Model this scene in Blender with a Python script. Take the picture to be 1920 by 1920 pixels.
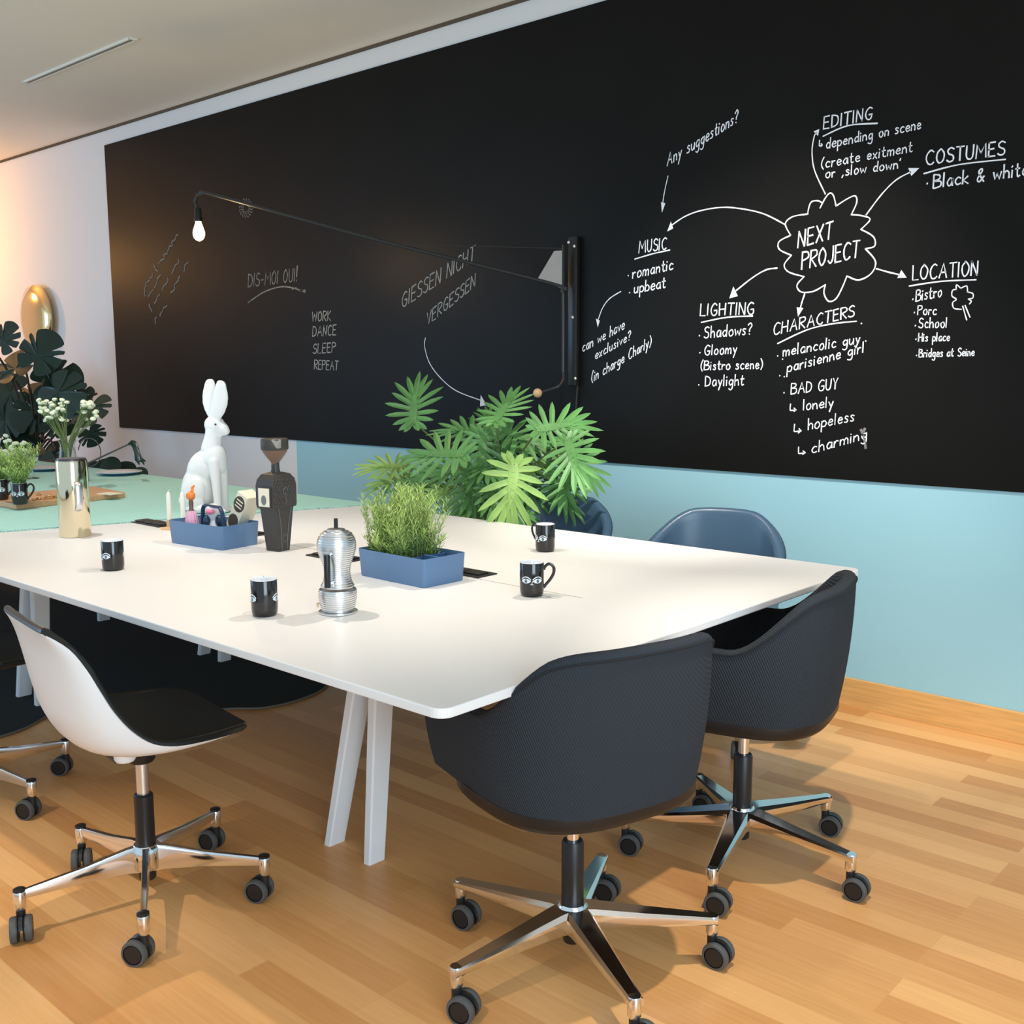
import bpy, bmesh, math, random
from mathutils import Vector, Matrix, Euler
PI = math.pi
rnd = random.Random(7)
sc = bpy.context.scene
COL = sc.collection
for o in list(bpy.data.objects):
    bpy.data.objects.remove(o)

# ------------------------------------------------------------------ camera
F, YAW, PITCH, ROLL, CH = 1978.247, -0.73256, -0.13766, -0.00365, 1.36
WY = 3.9736                       # the long back wall
_f = Vector((math.sin(YAW)*math.cos(PITCH), math.cos(YAW)*math.cos(PITCH), math.sin(PITCH)))
_r0 = Vector((math.cos(YAW), -math.sin(YAW), 0)); _u0 = _r0.cross(_f)
CR = math.cos(ROLL)*_r0 + math.sin(ROLL)*_u0
CU = -math.sin(ROLL)*_r0 + math.cos(ROLL)*_u0
CF = _f
cam = bpy.data.cameras.new('camera'); cam_o = bpy.data.objects.new('camera', cam); COL.objects.link(cam_o)
M = Matrix((CR, CU, -CF)).transposed().to_4x4(); M.translation = Vector((0, 0, CH))
cam_o.matrix_world = M
cam.sensor_fit = 'HORIZONTAL'; cam.angle = 2*math.atan(960/F); cam.clip_start = 0.05
sc.camera = cam_o

def ray(px, py): return CF + CR*((px-960)/F) - CU*((py-960)/F)
def aty(px, py, y):               # the point of the place seen at a pixel, on the upright plane y
    d = ray(px, py); t = y/d.y; return Vector((0, 0, CH)) + d*t
def atz(px, py, z):               # ... on the level plane z
    d = ray(px, py); t = (z-CH)/d.z; return Vector((0, 0, CH)) + d*t

# ------------------------------------------------------------------ world, light, exposure
w = bpy.data.worlds.new('world'); sc.world = w; w.use_nodes = True
w.node_tree.nodes['Background'].inputs[0].default_value = (0.66, 0.85, 1.0, 1)
w.node_tree.nodes['Background'].inputs[1].default_value = 0.60
vs = sc.view_settings
sc.display_settings.display_device = 'sRGB'
vs.view_transform = 'Standard'; vs.look = 'None'; vs.exposure = 0.5; vs.gamma = 1.0; vs.use_curve_mapping = False

def spot(name, loc, to, power, angle, blend=0.5, col=(1, .86, .68), rad=0.035):
    l = bpy.data.lights.new(name, 'SPOT'); l.energy = power; l.spot_size = math.radians(angle); l.spot_blend = blend
    l.color = col; l.shadow_soft_size = rad
    o = bpy.data.objects.new(name, l); COL.objects.link(o); o.location = loc
    o.rotation_euler = (Vector(to)-Vector(loc)).to_track_quat('-Z', 'Y').to_euler(); return o
def area(name, loc, to, power, sx, sy, col):
    l = bpy.data.lights.new(name, 'AREA'); l.shape = 'RECTANGLE'; l.size = sx; l.size_y = sy; l.energy = power; l.color = col
    o = bpy.data.objects.new(name, l); COL.objects.link(o); o.location = loc
    o.rotation_euler = (Vector(to)-Vector(loc)).to_track_quat('-Z', 'Y').to_euler(); return o
WARM = (1, .90, .78)
spot('ceiling_spot_table', (-2.0, 2.95, 3.0), (-2.5, 2.2, .74), 78, 66, .8, WARM, .03)
spot('ceiling_spot_table', (-2.9, 1.6, 3.0), (-2.6, 1.8, .74), 82, 64, .8, WARM, .03)
spot('ceiling_spot_table', (-2.5, 1.9, 3.0), (-1.2, 2.8, .3), 25, 62, .8, WARM, .03)
spot('ceiling_spot_floor', (-.80, 1.75, 3.0), (-.35, 2.6, 0), 140, 60, .5, WARM, .025)
spot('ceiling_spot_front', (-1.3, -.4, 3.0), (-1.55, .95, 0), 90, 27, .7, WARM, .03)
spot('ceiling_spot_front', (-2.5, -.4, 3.0), (-2.7, .85, 0), 125, 28, .7, WARM, .03)
spot('ceiling_spot_wall', (-1.9, 2.5, 3.0), (-2.2, 3.97, .75), 190, 62, .8, (1, .93, .85), .03)
spot('fill_spot_hare', (-3.9, 1.6, 3.0), (-4.4, 2.45, .8), 88, 76, .8, (1, .95, .88), .03)  # added fill light to brighten the hare and the cloth
area('window_and_fill', (2.6, -0.5, 1.6), (-2.0, 2.2, 1.0), 112, 2.4, 2.2, (.72, .88, 1.0))
area('window_and_fill', (-8.6, -1.2, 1.5), (-6.6, 3.9, .4), 58, 2.2, 2.0, (.30, .62, 1.0))  # no known window here: blue fill added for the lower left wall
pl = bpy.data.lights.new('pendant_glow', 'POINT'); pl.energy = 38; pl.color = (1, .48, .14); pl.shadow_soft_size = .05
po = bpy.data.objects.new('pendant_glow', pl); COL.objects.link(po); po.location = (-9.85, 3.05, 2.35)

# ------------------------------------------------------------------ materials
def lin(c):
    return tuple(((v/255)/12.92 if v/255 <= .04045 else ((v/255+.055)/1.055)**2.4) for v in c)
def mat(name, col, rough=.5, metal=0, spec=.5, bump=0, bscale=200, var=0, vscale=5, coat=0, trans=0, emit=None, estr=0, ior=1.45, stretch=None):
    m = bpy.data.materials.new(name); m.use_nodes = True; n = m.node_tree.nodes; L = m.node_tree.links
    b = n['Principled BSDF']; b.inputs['Base Color'].default_value = (*col, 1)
    b.inputs['Roughness'].default_value = rough; b.inputs['Metallic'].default_value = metal
    b.inputs['Specular IOR Level'].default_value = spec; b.inputs['Coat Weight'].default_value = coat
    b.inputs['Transmission Weight'].default_value = trans; b.inputs['IOR'].default_value = ior
    if emit: b.inputs['Emission Color'].default_value = (*emit, 1); b.inputs['Emission Strength'].default_value = estr
    tc = n.new('ShaderNodeTexCoord'); vec = tc.outputs['Object']
    if stretch:
        mp = n.new('ShaderNodeMapping'); mp.inputs['Scale'].default_value = stretch; L.new(vec, mp.inputs[0]); vec = mp.outputs[0]
    if var:
        t = n.new('ShaderNodeTexNoise'); t.inputs['Scale'].default_value = vscale; t.inputs['Detail'].default_value = 4; L.new(vec, t.inputs['Vector'])
        h = n.new('ShaderNodeHueSaturation'); h.inputs['Color'].default_value = (*col, 1)
        mr = n.new('ShaderNodeMapRange'); mr.inputs[1].default_value = .25; mr.inputs[2].default_value = .75
        mr.inputs[3].default_value = 1-var; mr.inputs[4].default_value = 1+var
        L.new(t.outputs[0], mr.inputs[0]); L.new(mr.outputs[0], h.inputs['Value']); L.new(h.outputs[0], b.inputs['Base Color'])
    if bump:
        t = n.new('ShaderNodeTexNoise'); t.inputs['Scale'].default_value = bscale; t.inputs['Detail'].default_value = 2; L.new(vec, t.inputs['Vector'])
        bp = n.new('ShaderNodeBump'); bp.inputs['Strength'].default_value = bump; bp.inputs['Distance'].default_value = .002
        L.new(t.outputs[0], bp.inputs['Height']); L.new(bp.outputs[0], b.inputs['Normal'])
    return m
def wave_bump(m, scale, strength, rot=(0, 0, .8), dist=.002):       # twill of a woven cloth
    n = m.node_tree.nodes; L = m.node_tree.links; b = n['Principled BSDF']
    tc = n.new('ShaderNodeTexCoord'); mp = n.new('ShaderNodeMapping'); mp.inputs['Rotation'].default_value = rot
    L.new(tc.outputs['Object'], mp.inputs[0]); wv = n.new('ShaderNodeTexWave'); wv.inputs['Scale'].default_value = scale
    L.new(mp.outputs[0], wv.inputs['Vector']); bp = n.new('ShaderNodeBump'); bp.inputs['Strength'].default_value = strength
    bp.inputs['Distance'].default_value = dist; L.new(wv.outputs[0], bp.inputs['Height']); L.new(bp.outputs[0], b.inputs['Normal'])
    return m
MT = {}
MT['wall'] = mat('wall_white', (.72, .715, .71), .85, bump=.05, bscale=60)
MT['teal'] = mat('wall_teal', (.31, .555, .635), .8, bump=.05, bscale=60)
MT['ceiling'] = mat('ceiling_white', (.80, .77, .71), .9)
MT['gap'] = mat('shadow_gap', (.10, .075, .05), .9)
MT['slot'] = mat('slot_grey', (.22, .22, .20), .7)
MT['board'] = mat('blackboard', (.0065, .0062, .0055), .42, spec=.13, bump=.12, bscale=900, var=.15, vscale=2)
MT['chalk'] = mat('chalk', (.80, .82, .86), .95)
MT['chalk_mid'] = mat('chalk_faded', (.34, .34, .33), .95, var=.3, vscale=60)
MT['chalk_dim'] = mat('chalk_faint', (.20, .185, .17), .95, var=.4, vscale=60)
MT['oak'] = mat('oak_trim', lin((214, 164, 100)), .35, var=.15, vscale=6, stretch=(1, 14, 14))
MT['white'] = mat('table_white', (.80, .79, .775), .42, spec=.35)
MT['white_metal'] = mat('leg_white', (.80, .81, .82), .4)
MT['seam'] = mat('seam_dark', (.05, .05, .05), .8)
MT['flap'] = mat('flap_black', (.022, .02, .02), .5, bump=.2, bscale=300)
MT['mint'] = wave_bump(mat('cloth_mint', (.42, .72, .64), .9, var=.06, vscale=90), 60, .5, (0, 0, .7))
MT['rug'] = mat('rug_black', (.007, .010, .009), .95, bump=.6, bscale=500)
MT['rug_edge'] = mat('rug_binding', (.16, .15, .12), .8)
MT['fabric'] = wave_bump(mat('fabric_blue_black', (.030, .036, .044), .92, spec=.25), 62, .6, (0, .6, .8))
MT['fabric_seam'] = mat('fabric_seam', (.012, .014, .017), .9)
MT['fabric_black'] = mat('fabric_black', (.012, .014, .012), .95, bump=.5, bscale=700)
MT['pan'] = mat('pan_black', (.010, .009, .009), .45)
MT['leather'] = mat('leather_blue', (.055, .105, .165), .33, spec=.55, bump=.12, bscale=350)
MT['leather_seam'] = mat('leather_seam', (.03, .06, .10), .5)
MT['chrome'] = mat('polished_aluminium', (.82, .82, .82), .10, 1)
MT['alu'] = mat('satin_aluminium', (.75, .75, .75), .32, 1)
MT['black'] = mat('black_plastic', (.012, .012, .012), .38)
MT['tread'] = mat('wheel_tread', (.075, .075, .075), .55)
MT['shell_white'] = mat('shell_white', (.78, .77, .76), .35)
MT['edge_black'] = mat('edge_black', (.010, .012, .011), .22)
MT['mug'] = mat('mug_black', (.018, .015, .014), .12, coat=.3)
MT['mug_in'] = mat('mug_white', (.85, .86, .88), .15)
MT['eye'] = mat('eye_white', (.78, .82, .86), .25)
MT['iris'] = mat('iris_grey', (.12, .18, .21), .25)
MT['box'] = mat('toolbox_blue', (.11, .205, .36), .42)
MT['box_in'] = mat('toolbox_divider', (.05, .12, .27), .45)
MT['herb'] = mat('herb_green', (.42, .56, .16), .6, var=.25, vscale=20)
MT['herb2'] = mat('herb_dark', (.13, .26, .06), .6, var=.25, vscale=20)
MT['soil'] = mat('soil', (.02, .014, .01), .95, bump=.8, bscale=80)
MT['leaf'] = mat('leaf_green', (.125, .31, .09), .42, var=.35, vscale=6)
MT['leaf_y'] = mat('leaf_yellow_green', (.26, .43, .11), .45, var=.3, vscale=8)
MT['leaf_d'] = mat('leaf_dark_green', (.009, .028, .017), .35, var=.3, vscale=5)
MT['stem'] = mat('stem_green', (.16, .22, .08), .5)
MT['stem_b'] = mat('stem_brown', (.05, .032, .018), .7)
MT['pot'] = mat('pot_black', (.015, .014, .014), .5)
MT['gold'] = mat('brass_polished', (.90, .66, .34), .13, 1)
MT['brass'] = mat('brass_pale', (.80, .70, .50), .10, 1)
MT['moka'] = mat('cast_aluminium', (.80, .80, .80), .30, 1)
MT['hare'] = mat('hare_white', (.86, .86, .85), .45)
MT['doll'] = mat('doll_black', (.045, .040, .037), .45, bump=.15, bscale=60)
MT['doll_line'] = mat('doll_grey_line', (.16, .16, .16), .5)
MT['wood_brown'] = mat('wood_walnut', (.16, .095, .06), .4, var=.2, vscale=8)
MT['wood_tan'] = mat('wood_tan', (.60, .33, .17), .45, var=.12, vscale=6, stretch=(1, 10, 10))
MT['wood_pale'] = mat('wood_pale', (.72, .46, .24), .5, var=.1, vscale=10)
MT['cream'] = mat('cream_card', (.80, .74, .58), .6)
MT['print'] = mat('print_brown', (.07, .05, .035), .6)
MT['wax'] = mat('candle_wax', (.86, .84, .76), .4)
MT['orange'] = mat('paint_orange', (.85, .24, .05), .4)
MT['pink'] = mat('paint_pink', (.80, .42, .58), .5)
MT['rose'] = mat('paint_rose', (.85, .25, .36), .5)
MT['paint_white'] = mat('paint_white', (.80, .80, .82), .4)
MT['navy'] = mat('navy_plastic', (.022, .05, .10), .35)
MT['glass'] = mat('clear_glass', (.93, .97, .96), .02, trans=1, ior=1.25)
MT['flower'] = mat('flower_cream', (.82, .86, .66), .7)
MT['plate'] = mat('plate_white', (.78, .79, .80), .25)
MT['plate_b'] = mat('plate_blue', (.06, .25, .42), .3)
MT['dark_metal'] = mat('dark_metal', (.10, .10, .11), .35, .8)
MT['lamp_black'] = mat('lamp_black', (.012, .012, .013), .35)
MT['lamp_steel'] = mat('lamp_steel_black', (.035, .035, .036), .3, .3)  # one even near-black, semi-gloss
MT['bracket'] = mat('bracket_grey', (.36, .33, .31), .5)
MT['bulb'] = mat('bulb_lit', (1, .9, .7), .1, emit=(1, .62, .25), estr=14)
MT['screw'] = mat('screw_bright', (.8, .8, .8), .25, .6)
MT['cable'] = mat('cable_black', (.02, .02, .02), .5)
def floor_mat():
    m = bpy.data.materials.new('parquet'); m.use_nodes = True; n = m.node_tree.nodes; L = m.node_tree.links; b = n['Principled BSDF']
    tc = n.new('ShaderNodeTexCoord')
    br = n.new('ShaderNodeTexBrick'); br.inputs['Scale'].default_value = 1; br.inputs['Mortar Size'].default_value = .0006
    br.inputs['Brick Width'].default_value = .82; br.inputs['Row Height'].default_value = .082; br.offset = .37; br.offset_frequency = 3
    br.inputs['Color1'].default_value = (0, 0, 0, 1); br.inputs['Color2'].default_value = (1, 1, 1, 1); br.inputs['Mortar'].default_value = (.4, .4, .4, 1); br.inputs['Bias'].default_value = 0
    L.new(tc.outputs['Object'], br.inputs['Vector'])
    mp = n.new('ShaderNodeMapping'); mp.inputs['Scale'].default_value = (1.6, 30, 1); L.new(tc.outputs['Object'], mp.inputs[0])
    no = n.new('ShaderNodeTexNoise'); no.inputs['Scale'].default_value = 3; no.inputs['Detail'].default_value = 6; L.new(mp.outputs[0], no.inputs['Vector'])
    mx = n.new('ShaderNodeMath'); mx.operation = 'MULTIPLY_ADD'; mx.inputs[1].default_value = .45; L.new(no.outputs[0], mx.inputs[0])
    sc2 = n.new('ShaderNodeMath'); sc2.operation = 'MULTIPLY'; sc2.inputs[1].default_value = .62
    L.new(br.outputs['Color'], sc2.inputs[0]); L.new(sc2.outputs[0], mx.inputs[2])
    cr = n.new('ShaderNodeValToRGB'); e = cr.color_ramp.elements
    e[0].position = .08; e[0].color = (*lin((190, 126, 66)), 1); e[1].position = .9; e[1].color = (*lin((232, 178, 116)), 1)
    L.new(mx.outputs[0], cr.inputs[0]); L.new(cr.outputs[0], b.inputs['Base Color'])
    b.inputs['Roughness'].default_value = .38; b.inputs['Specular IOR Level'].default_value = .4
    return m
MT['floor'] = floor_mat()

# ------------------------------------------------------------------ mesh helpers
class MB:
    def __init__(s): s.v = []; s.f = []; s.m = []
    def add(s, vs, fs, mi=0):
        o = len(s.v); s.v += [Vector(v) for v in vs]; s.f += [tuple(i+o for i in f) for f in fs]; s.m += [mi]*len(fs); return s
    def grid(s, rows, closed_u=False, closed_v=False, flip=False, mi=0):     # rows[v][u]
        nv, nu = len(rows), len(rows[0]); vs = [p for r in rows for p in r]; fs = []
        for j in range(nv if closed_v else nv-1):
            for i in range(nu if closed_u else nu-1):
                a = j*nu+i; b = j*nu+(i+1) % nu; c = ((j+1) % nv)*nu+(i+1) % nu; d = ((j+1) % nv)*nu+i
                fs.append((a, d, c, b) if flip else (a, b, c, d))
        return s.add(vs, fs, mi)
    def lathe(s, prof, seg=32, c=(0, 0, 0), cap0=True, cap1=True, sx=1, sy=1, mi=0):
        c = Vector(c); rows = [[c+Vector((r*sx*math.cos(2*PI*i/seg), r*sy*math.sin(2*PI*i/seg), z)) for i in range(seg)] for r, z in prof]
        s.grid(rows, closed_u=True, mi=mi); n = len(s.v); N = len(prof)*seg
        if cap0 and prof[0][0] > 1e-6: s.f.append(tuple(n-N+i for i in range(seg))[::-1]); s.m.append(mi)
        if cap1 and prof[-1][0] > 1e-6: s.f.append(tuple(n-seg+i for i in range(seg))); s.m.append(mi)
        return s
    def tube(s, pts, r, seg=8, closed=False, cap=True, flat=None, mi=0):
        pts = [Vector(p) for p in pts]; n = len(pts); rr = r if isinstance(r, (list, tuple)) else [r]*n
        T = []
        for i in range(n):
            a = pts[(i-1) % n] if (closed or i > 0) else pts[i]; b = pts[(i+1) % n] if (closed or i < n-1) else pts[i]
            d = b-a; T.append(d.normalized() if d.length > 1e-9 else Vector((0, 0, 1)))
        up = Vector((0, 0, 1)) if abs(T[0].z) < .9 else Vector((1, 0, 0))
        N = (up-T[0]*up.dot(T[0])).normalized(); rows = []
        for i in range(n):
            N = (N-T[i]*N.dot(T[i])); N = N.normalized() if N.length > 1e-6 else T[i].orthogonal().normalized(); B = T[i].cross(N)
            rows.append([pts[i]+N*(rr[i]*math.cos(2*PI*k/seg))+B*(rr[i]*math.sin(2*PI*k/seg)*(flat or 1)) for k in range(seg)])
        s.grid(rows, closed_u=True, closed_v=closed, mi=mi)
        if cap and not closed:
            m = len(s.v); s.f.append(tuple(m-n*seg+k for k in range(seg))[::-1]); s.f.append(tuple(m-seg+k for k in range(seg))); s.m += [mi, mi]
        return s
    def box(s, lo, hi, bev=0, mi=0, rot=0, c=None):
        bm = bmesh.new(); bmesh.ops.create_cube(bm, size=1)
        lo, hi = Vector(lo), Vector(hi)
        for v in bm.verts: v.co = Vector([(lo[k]+hi[k])/2+v.co[k]*(hi[k]-lo[k]) for k in range(3)])
        if bev: bmesh.ops.bevel(bm, geom=list(bm.edges), offset=bev, segments=2, profile=.5, affect='EDGES')
        return s.bm(bm, mi, rot, c)
    def bm(s, bm, mi=0, rot=0, c=None):
        R = Matrix.Rotation(rot, 3, 'Z'); c = Vector(c) if c else Vector((0, 0, 0)); bm.verts.index_update()
        s.add([R @ (v.co-c)+c for v in bm.verts], [tuple(v.index for v in f.verts) for f in bm.faces], mi); bm.free(); return s
    def prism(s, poly, z0, z1, bev=0, mi=0):
        bm = bmesh.new(); vs = [bm.verts.new((p[0], p[1], z0)) for p in poly]; f = bm.faces.new(vs)
        r = bmesh.ops.extrude_face_region(bm, geom=[f])
        for g in r['geom']:
            if isinstance(g, bmesh.types.BMVert): g.co.z = z1
        bmesh.ops.recalc_face_normals(bm, faces=bm.faces)
        if bev:
            es = [e for e in bm.edges if abs(e.verts[0].co.z-e.verts[1].co.z) < 1e-6]
            bmesh.ops.bevel(bm, geom=es, offset=bev, segments=2, profile=.5, affect='EDGES')
        return s.bm(bm, mi)
    def ell(s, c, r, rot=None, seg=20, mi=0):
        c = Vector(c); R = (Euler(rot).to_matrix() if rot else Matrix.Identity(3)); n = seg//2
        rows = [[c+R @ Vector((r[0]*math.sin(PI*j/n)*math.cos(2*PI*i/seg), r[1]*math.sin(PI*j/n)*math.sin(2*PI*i/seg), -r[2]*math.cos(PI*j/n))) for i in range(seg)] for j in range(n+1)]
        return s.grid(rows, closed_u=True, mi=mi)
    def xf(s, mtx):
        s.v = [mtx @ v for v in s.v]; return s
    def obj(s, name, m, parent=None, smooth=40, loc=None):
        me = bpy.data.meshes.new(name); me.from_pydata([tuple(v) for v in s.v], [], s.f)
        bm = bmesh.new(); bm.from_mesh(me); bmesh.ops.remove_doubles(bm, verts=bm.verts, dist=1e-5)
        bmesh.ops.dissolve_degenerate(bm, dist=1e-6, edges=bm.edges); bm.to_mesh(me) if len(set(s.m)) < 2 else None; bm.free()
        ms = m if isinstance(m, (list, tuple)) else [m]
        for x in ms: me.materials.append(MT[x])
        if len(ms) > 1:
            for p, i in zip(me.polygons, s.m): p.material_index = i
        if smooth:
            me.polygons.foreach_set('use_smooth', [True]*len(me.polygons)); me.set_sharp_from_angle(angle=math.radians(smooth))
        me.update(); o = bpy.data.objects.new(name, me); COL.objects.link(o)
        if parent: o.parent = parent
        if loc: o.location = loc
        return o
def tag(o, label=None, cat=None, group=None, kind=None):
    if label: o['label'] = label
    if cat: o['category'] = cat
    if group: o['group'] = group
    if kind: o['kind'] = kind
    return o
def thing(name, label, cat, loc=(0, 0, 0), rz=0, group=None):
    o = bpy.data.objects.new(name, None); COL.objects.link(o); o.location = loc; o.rotation_euler = (0, 0, rz); o.empty_display_size = .1
    return tag(o, label, cat, group)
def dup(o, parent=None):
    c = o.copy(); COL.objects.link(c)
    if parent: c.parent = parent
    for ch in [x for x in bpy.data.objects if x.parent == o]: dup(ch, c)
    return c
def cr_spline(P, n=6, closed=False):
    P = [Vector(p) for p in P]; out = []; N = len(P)
    for i in range(N if closed else N-1):
        g = (lambda k: P[k % N]) if closed else (lambda k: P[max(0, min(N-1, k))])
        a, b, c, d = g(i-1), g(i), g(i+1), g(i+2)
        for k in range(n):
            t = k/n; out.append(.5*((2*b)+(c-a)*t+(2*a-5*b+4*c-d)*t*t+(3*b-a-3*c+d)*t**3))
    if not closed: out.append(P[-1])
    return out
def rrect(x0, y0, x1, y1, r, n=6):
    out = []
    for cx, cy, a0 in ((x1-r, y1-r, 0), (x0+r, y1-r, PI/2), (x0+r, y0+r, PI), (x1-r, y0+r, 1.5*PI)):
        out += [(cx+r*math.cos(a0+PI/2*k/n), cy+r*math.sin(a0+PI/2*k/n)) for k in range(n+1)]
    return out
def sstep(a, b, x):
    t = max(0, min(1, (x-a)/(b-a))); return t*t*(3-2*t)

# ------------------------------------------------------------------ the room
BX0, BX1, BZ0, BZ1, CZ = -7.561, .9, .909, 2.966, 3.078
XL, XR, YF = -12.0, 2.6, -1.6
tag(MB().box((XL, YF, -.08), (XR, WY+.1, 0)).obj('floor', 'floor', smooth=0), kind='structure')
tag(MB().box((XL, YF, CZ+.006), (XR, WY+.1, CZ+.1)).obj('ceiling', 'ceiling', smooth=0), kind='structure')
wb = MB()
wb.box((XL, WY, 0), (-5.372, WY+.1, CZ), mi=0).box((-5.372, WY, BZ1-.3), (XR, WY+.1, CZ), mi=0).box((-5.372, WY, 0), (XR, WY+.1, BZ1-.3), mi=1)
tag(wb.obj('wall_back', ['wall', 'teal'], smooth=0), kind='structure')
tag(MB().box((XL-.1, YF, 0), (XL, WY+.1, CZ)).obj('wall_left', 'wall', smooth=0), kind='structure')
tag(MB().box((XL, WY-.018, 0), (XR, WY, .112), .003).box((XL, WY-.024, 0), (XR, WY-.018, .006)).obj('baseboard_back', 'oak', smooth=0), kind='structure')
tag(MB().box((XL, WY-.012, CZ-.010), (XR, WY, CZ+.006)).obj('gap_shade_1', 'gap', smooth=0), kind='structure')  # solid dark strip painted for the shade in the wall-ceiling gap
vt = thing('ceiling_vent', 'long narrow grey slot vent set flush in the white ceiling', 'vent', (-6.05, 3.03, CZ))
MB().box((-.64, -.022, -.004), (.64, -.012, .006)).box((-.64, .012, -.004), (.64, .022, .006)).box((-.65, -.022, -.004), (-.635, .022, .006)).box((.635, -.022, -.004), (.65, .022, .006)).obj('frame', 'ceiling', vt, smooth=0)
MB().box((-.64, -.012, -.001), (.64, .012, .006)).obj('slot', 'slot', vt, smooth=0)

# ------------------------------------------------------------------ blackboard and its chalk
bb = thing('blackboard', 'huge matte blackboard covered in white chalk handwriting on the long wall', 'blackboard', (0, WY, 0))
MB().box((BX0, -.009, BZ0), (BX1, -.001, BZ1)).obj('board_panel', 'board', bb, smooth=0)
FONT = {
'A': (.62, '0,0 .3,1 .58,0|.12,.38 .48,.4'), 'B': (.55, '0,0 0,1|~0,1 .38,.93 .4,.68 .05,.53|~.05,.53 .5,.45 .46,.08 0,0'),
'C': (.55, '~.5,.88 .3,1 .08,.75 .02,.4 .15,.05 .35,0 .5,.12'), 'D': (.56, '0,0 0,1|~0,1 .38,.86 .5,.5 .38,.12 0,0'),
'E': (.48, '0,0 0,1|0,1 .42,1|0,.52 .36,.54|0,0 .44,0'), 'G': (.58, '~.5,.88 .3,1 .08,.75 .02,.4 .15,.05 .38,.02 .5,.2 .5,.42|.28,.42 .52,.42'),
'H': (.54, '0,0 0,1|.48,0 .48,1|0,.5 .48,.52'), 'I': (.12, '0,0 .02,1'), 'J': (.42, '~.35,1 .36,.25 .2,0 .02,.15'),
'K': (.48, '0,0 0,1|.42,1 0,.45 .45,0'), 'L': (.44, '0,1 0,0 .4,0'), 'M': (.7, '0,0 .06,1 .32,.35|.32,.35 .6,1 .66,0'),
'N': (.54, '0,0 .02,1|.02,1 .46,0|.46,0 .48,1'), 'O': (.56, '~.25,1 .04,.75 .02,.3 .22,0 .45,.2 .5,.65 .3,.98 .22,1'),
'P': (.5, '0,0 0,1|~0,1 .4,.95 .44,.65 .02,.48'), 'R': (.52, '0,0 0,1|~0,1 .4,.95 .44,.65 .02,.48|.08,.5 .46,0'),
'S': (.48, '~.45,.88 .25,1 .04,.82 .12,.58 .4,.42 .42,.12 .2,0 0,.12'), 'T': (.54, '0,1 .52,1|.26,1 .24,0'),
'U': (.52, '~0,1 .02,.25 .2,0 .42,.2 .46,1'), 'V': (.5, '0,1 .22,0 .46,1'), 'W': (.7, '0,1 .15,0 .32,.75|.32,.75 .5,0 .66,1'),
'X': (.52, '0,0 .48,1|0,1 .48,0'), 'Y': (.5, '0,1 .22,.5 .46,1|.22,.5 .2,0'),
'a': (.44, '~.38,.5 .2,.58 .02,.3 .12,.02 .3,.1 .38,.45|.38,.55 .4,.02'), 'b': (.42, '0,1.05 0,0|~0,.4 .2,.56 .38,.35 .3,.05 .02,.02'),
'c': (.4, '~.36,.5 .18,.58 .02,.3 .14,.02 .36,.08'), 'd': (.44, '~.36,.45 .18,.56 .02,.3 .14,.02 .36,.2|.38,1.05 .38,0'),
'e': (.42, '~.04,.3 .36,.34 .3,.55 .14,.55 .02,.28 .14,.02 .38,.1'), 'g': (.44, '~.36,.45 .18,.56 .02,.3 .14,.04 .34,.2|~.38,.55 .36,-.2 .2,-.42 0,-.3'),
'h': (.42, '0,1.05 0,0|~0,.35 .2,.56 .34,.4 .36,0'), 'i': (.12, '0,.55 0,0|0,.78 .02,.84'), 'k': (.4, '0,1.05 0,0|.32,.55 .02,.28 .36,0'),
'l': (.12, '0,1.05 0,0'), 'm': (.62, '0,.55 0,0|~0,.35 .14,.56 .26,.4 .27,0|~.27,.35 .42,.56 .54,.4 .55,0'),
'n': (.42, '0,.55 0,0|~0,.35 .18,.56 .33,.4 .35,0'), 'o': (.44, '~.2,.57 .03,.4 .06,.08 .24,0 .4,.25 .3,.55 .18,.57'),
'p': (.42, '0,.55 0,-.42|~0,.4 .2,.57 .38,.35 .28,.04 .02,.06'), 'r': (.32, '0,.55 0,0|~0,.32 .14,.54 .28,.5'),
's': (.36, '~.3,.5 .14,.58 .04,.44 .26,.22 .2,.02 0,.06'), 't': (.36, '~.14,.95 .12,.2 .2,0 .32,.06|0,.6 .3,.62'),
'u': (.42, '~0,.55 .02,.12 .16,0 .33,.2|.35,.55 .36,0'), 'v': (.4, '0,.55 .16,0 .34,.55'), 'w': (.58, '0,.55 .12,0 .26,.42|.26,.42 .4,0 .54,.55'),
'x': (.38, '0,0 .32,.55|0,.55 .32,0'), 'y': (.42, '0,.55 .17,.08|.36,.55 .06,-.42'),
'?': (.42, '~0,.85 .2,1.05 .36,.8 .18,.5 .16,.3|.15,.07 .17,.0'), '!': (.2, '0,1.2 .02,.35|.1,1.2 .06,.35|.03,.12 .05,0'),
'(': (.24, '~.2,1.1 .02,.7 .02,.3 .18,-.1'), ')': (.24, '~0,1.1 .18,.7 .18,.3 .02,-.1'),
'&': (.52, '~.45,0 .1,.7 .2,.95 .34,.8 .02,.25 .16,0 .45,.4'), '.': (.2, '0,.0 .03,.06'), '*': (.22, '0,.2 .03,.28'), '-': (.4, '.04,.4 .34,.42'),
"'": (.16, '.06,1 0,.8'), ',': (.2, '.08,.08 0,-.18'), ' ': (.34, ''),
'>': (.62, '~0,.75 0,.2 .1,.1 .45,.14|.3,.32 .48,.14 .28,-.02'),
}
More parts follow.
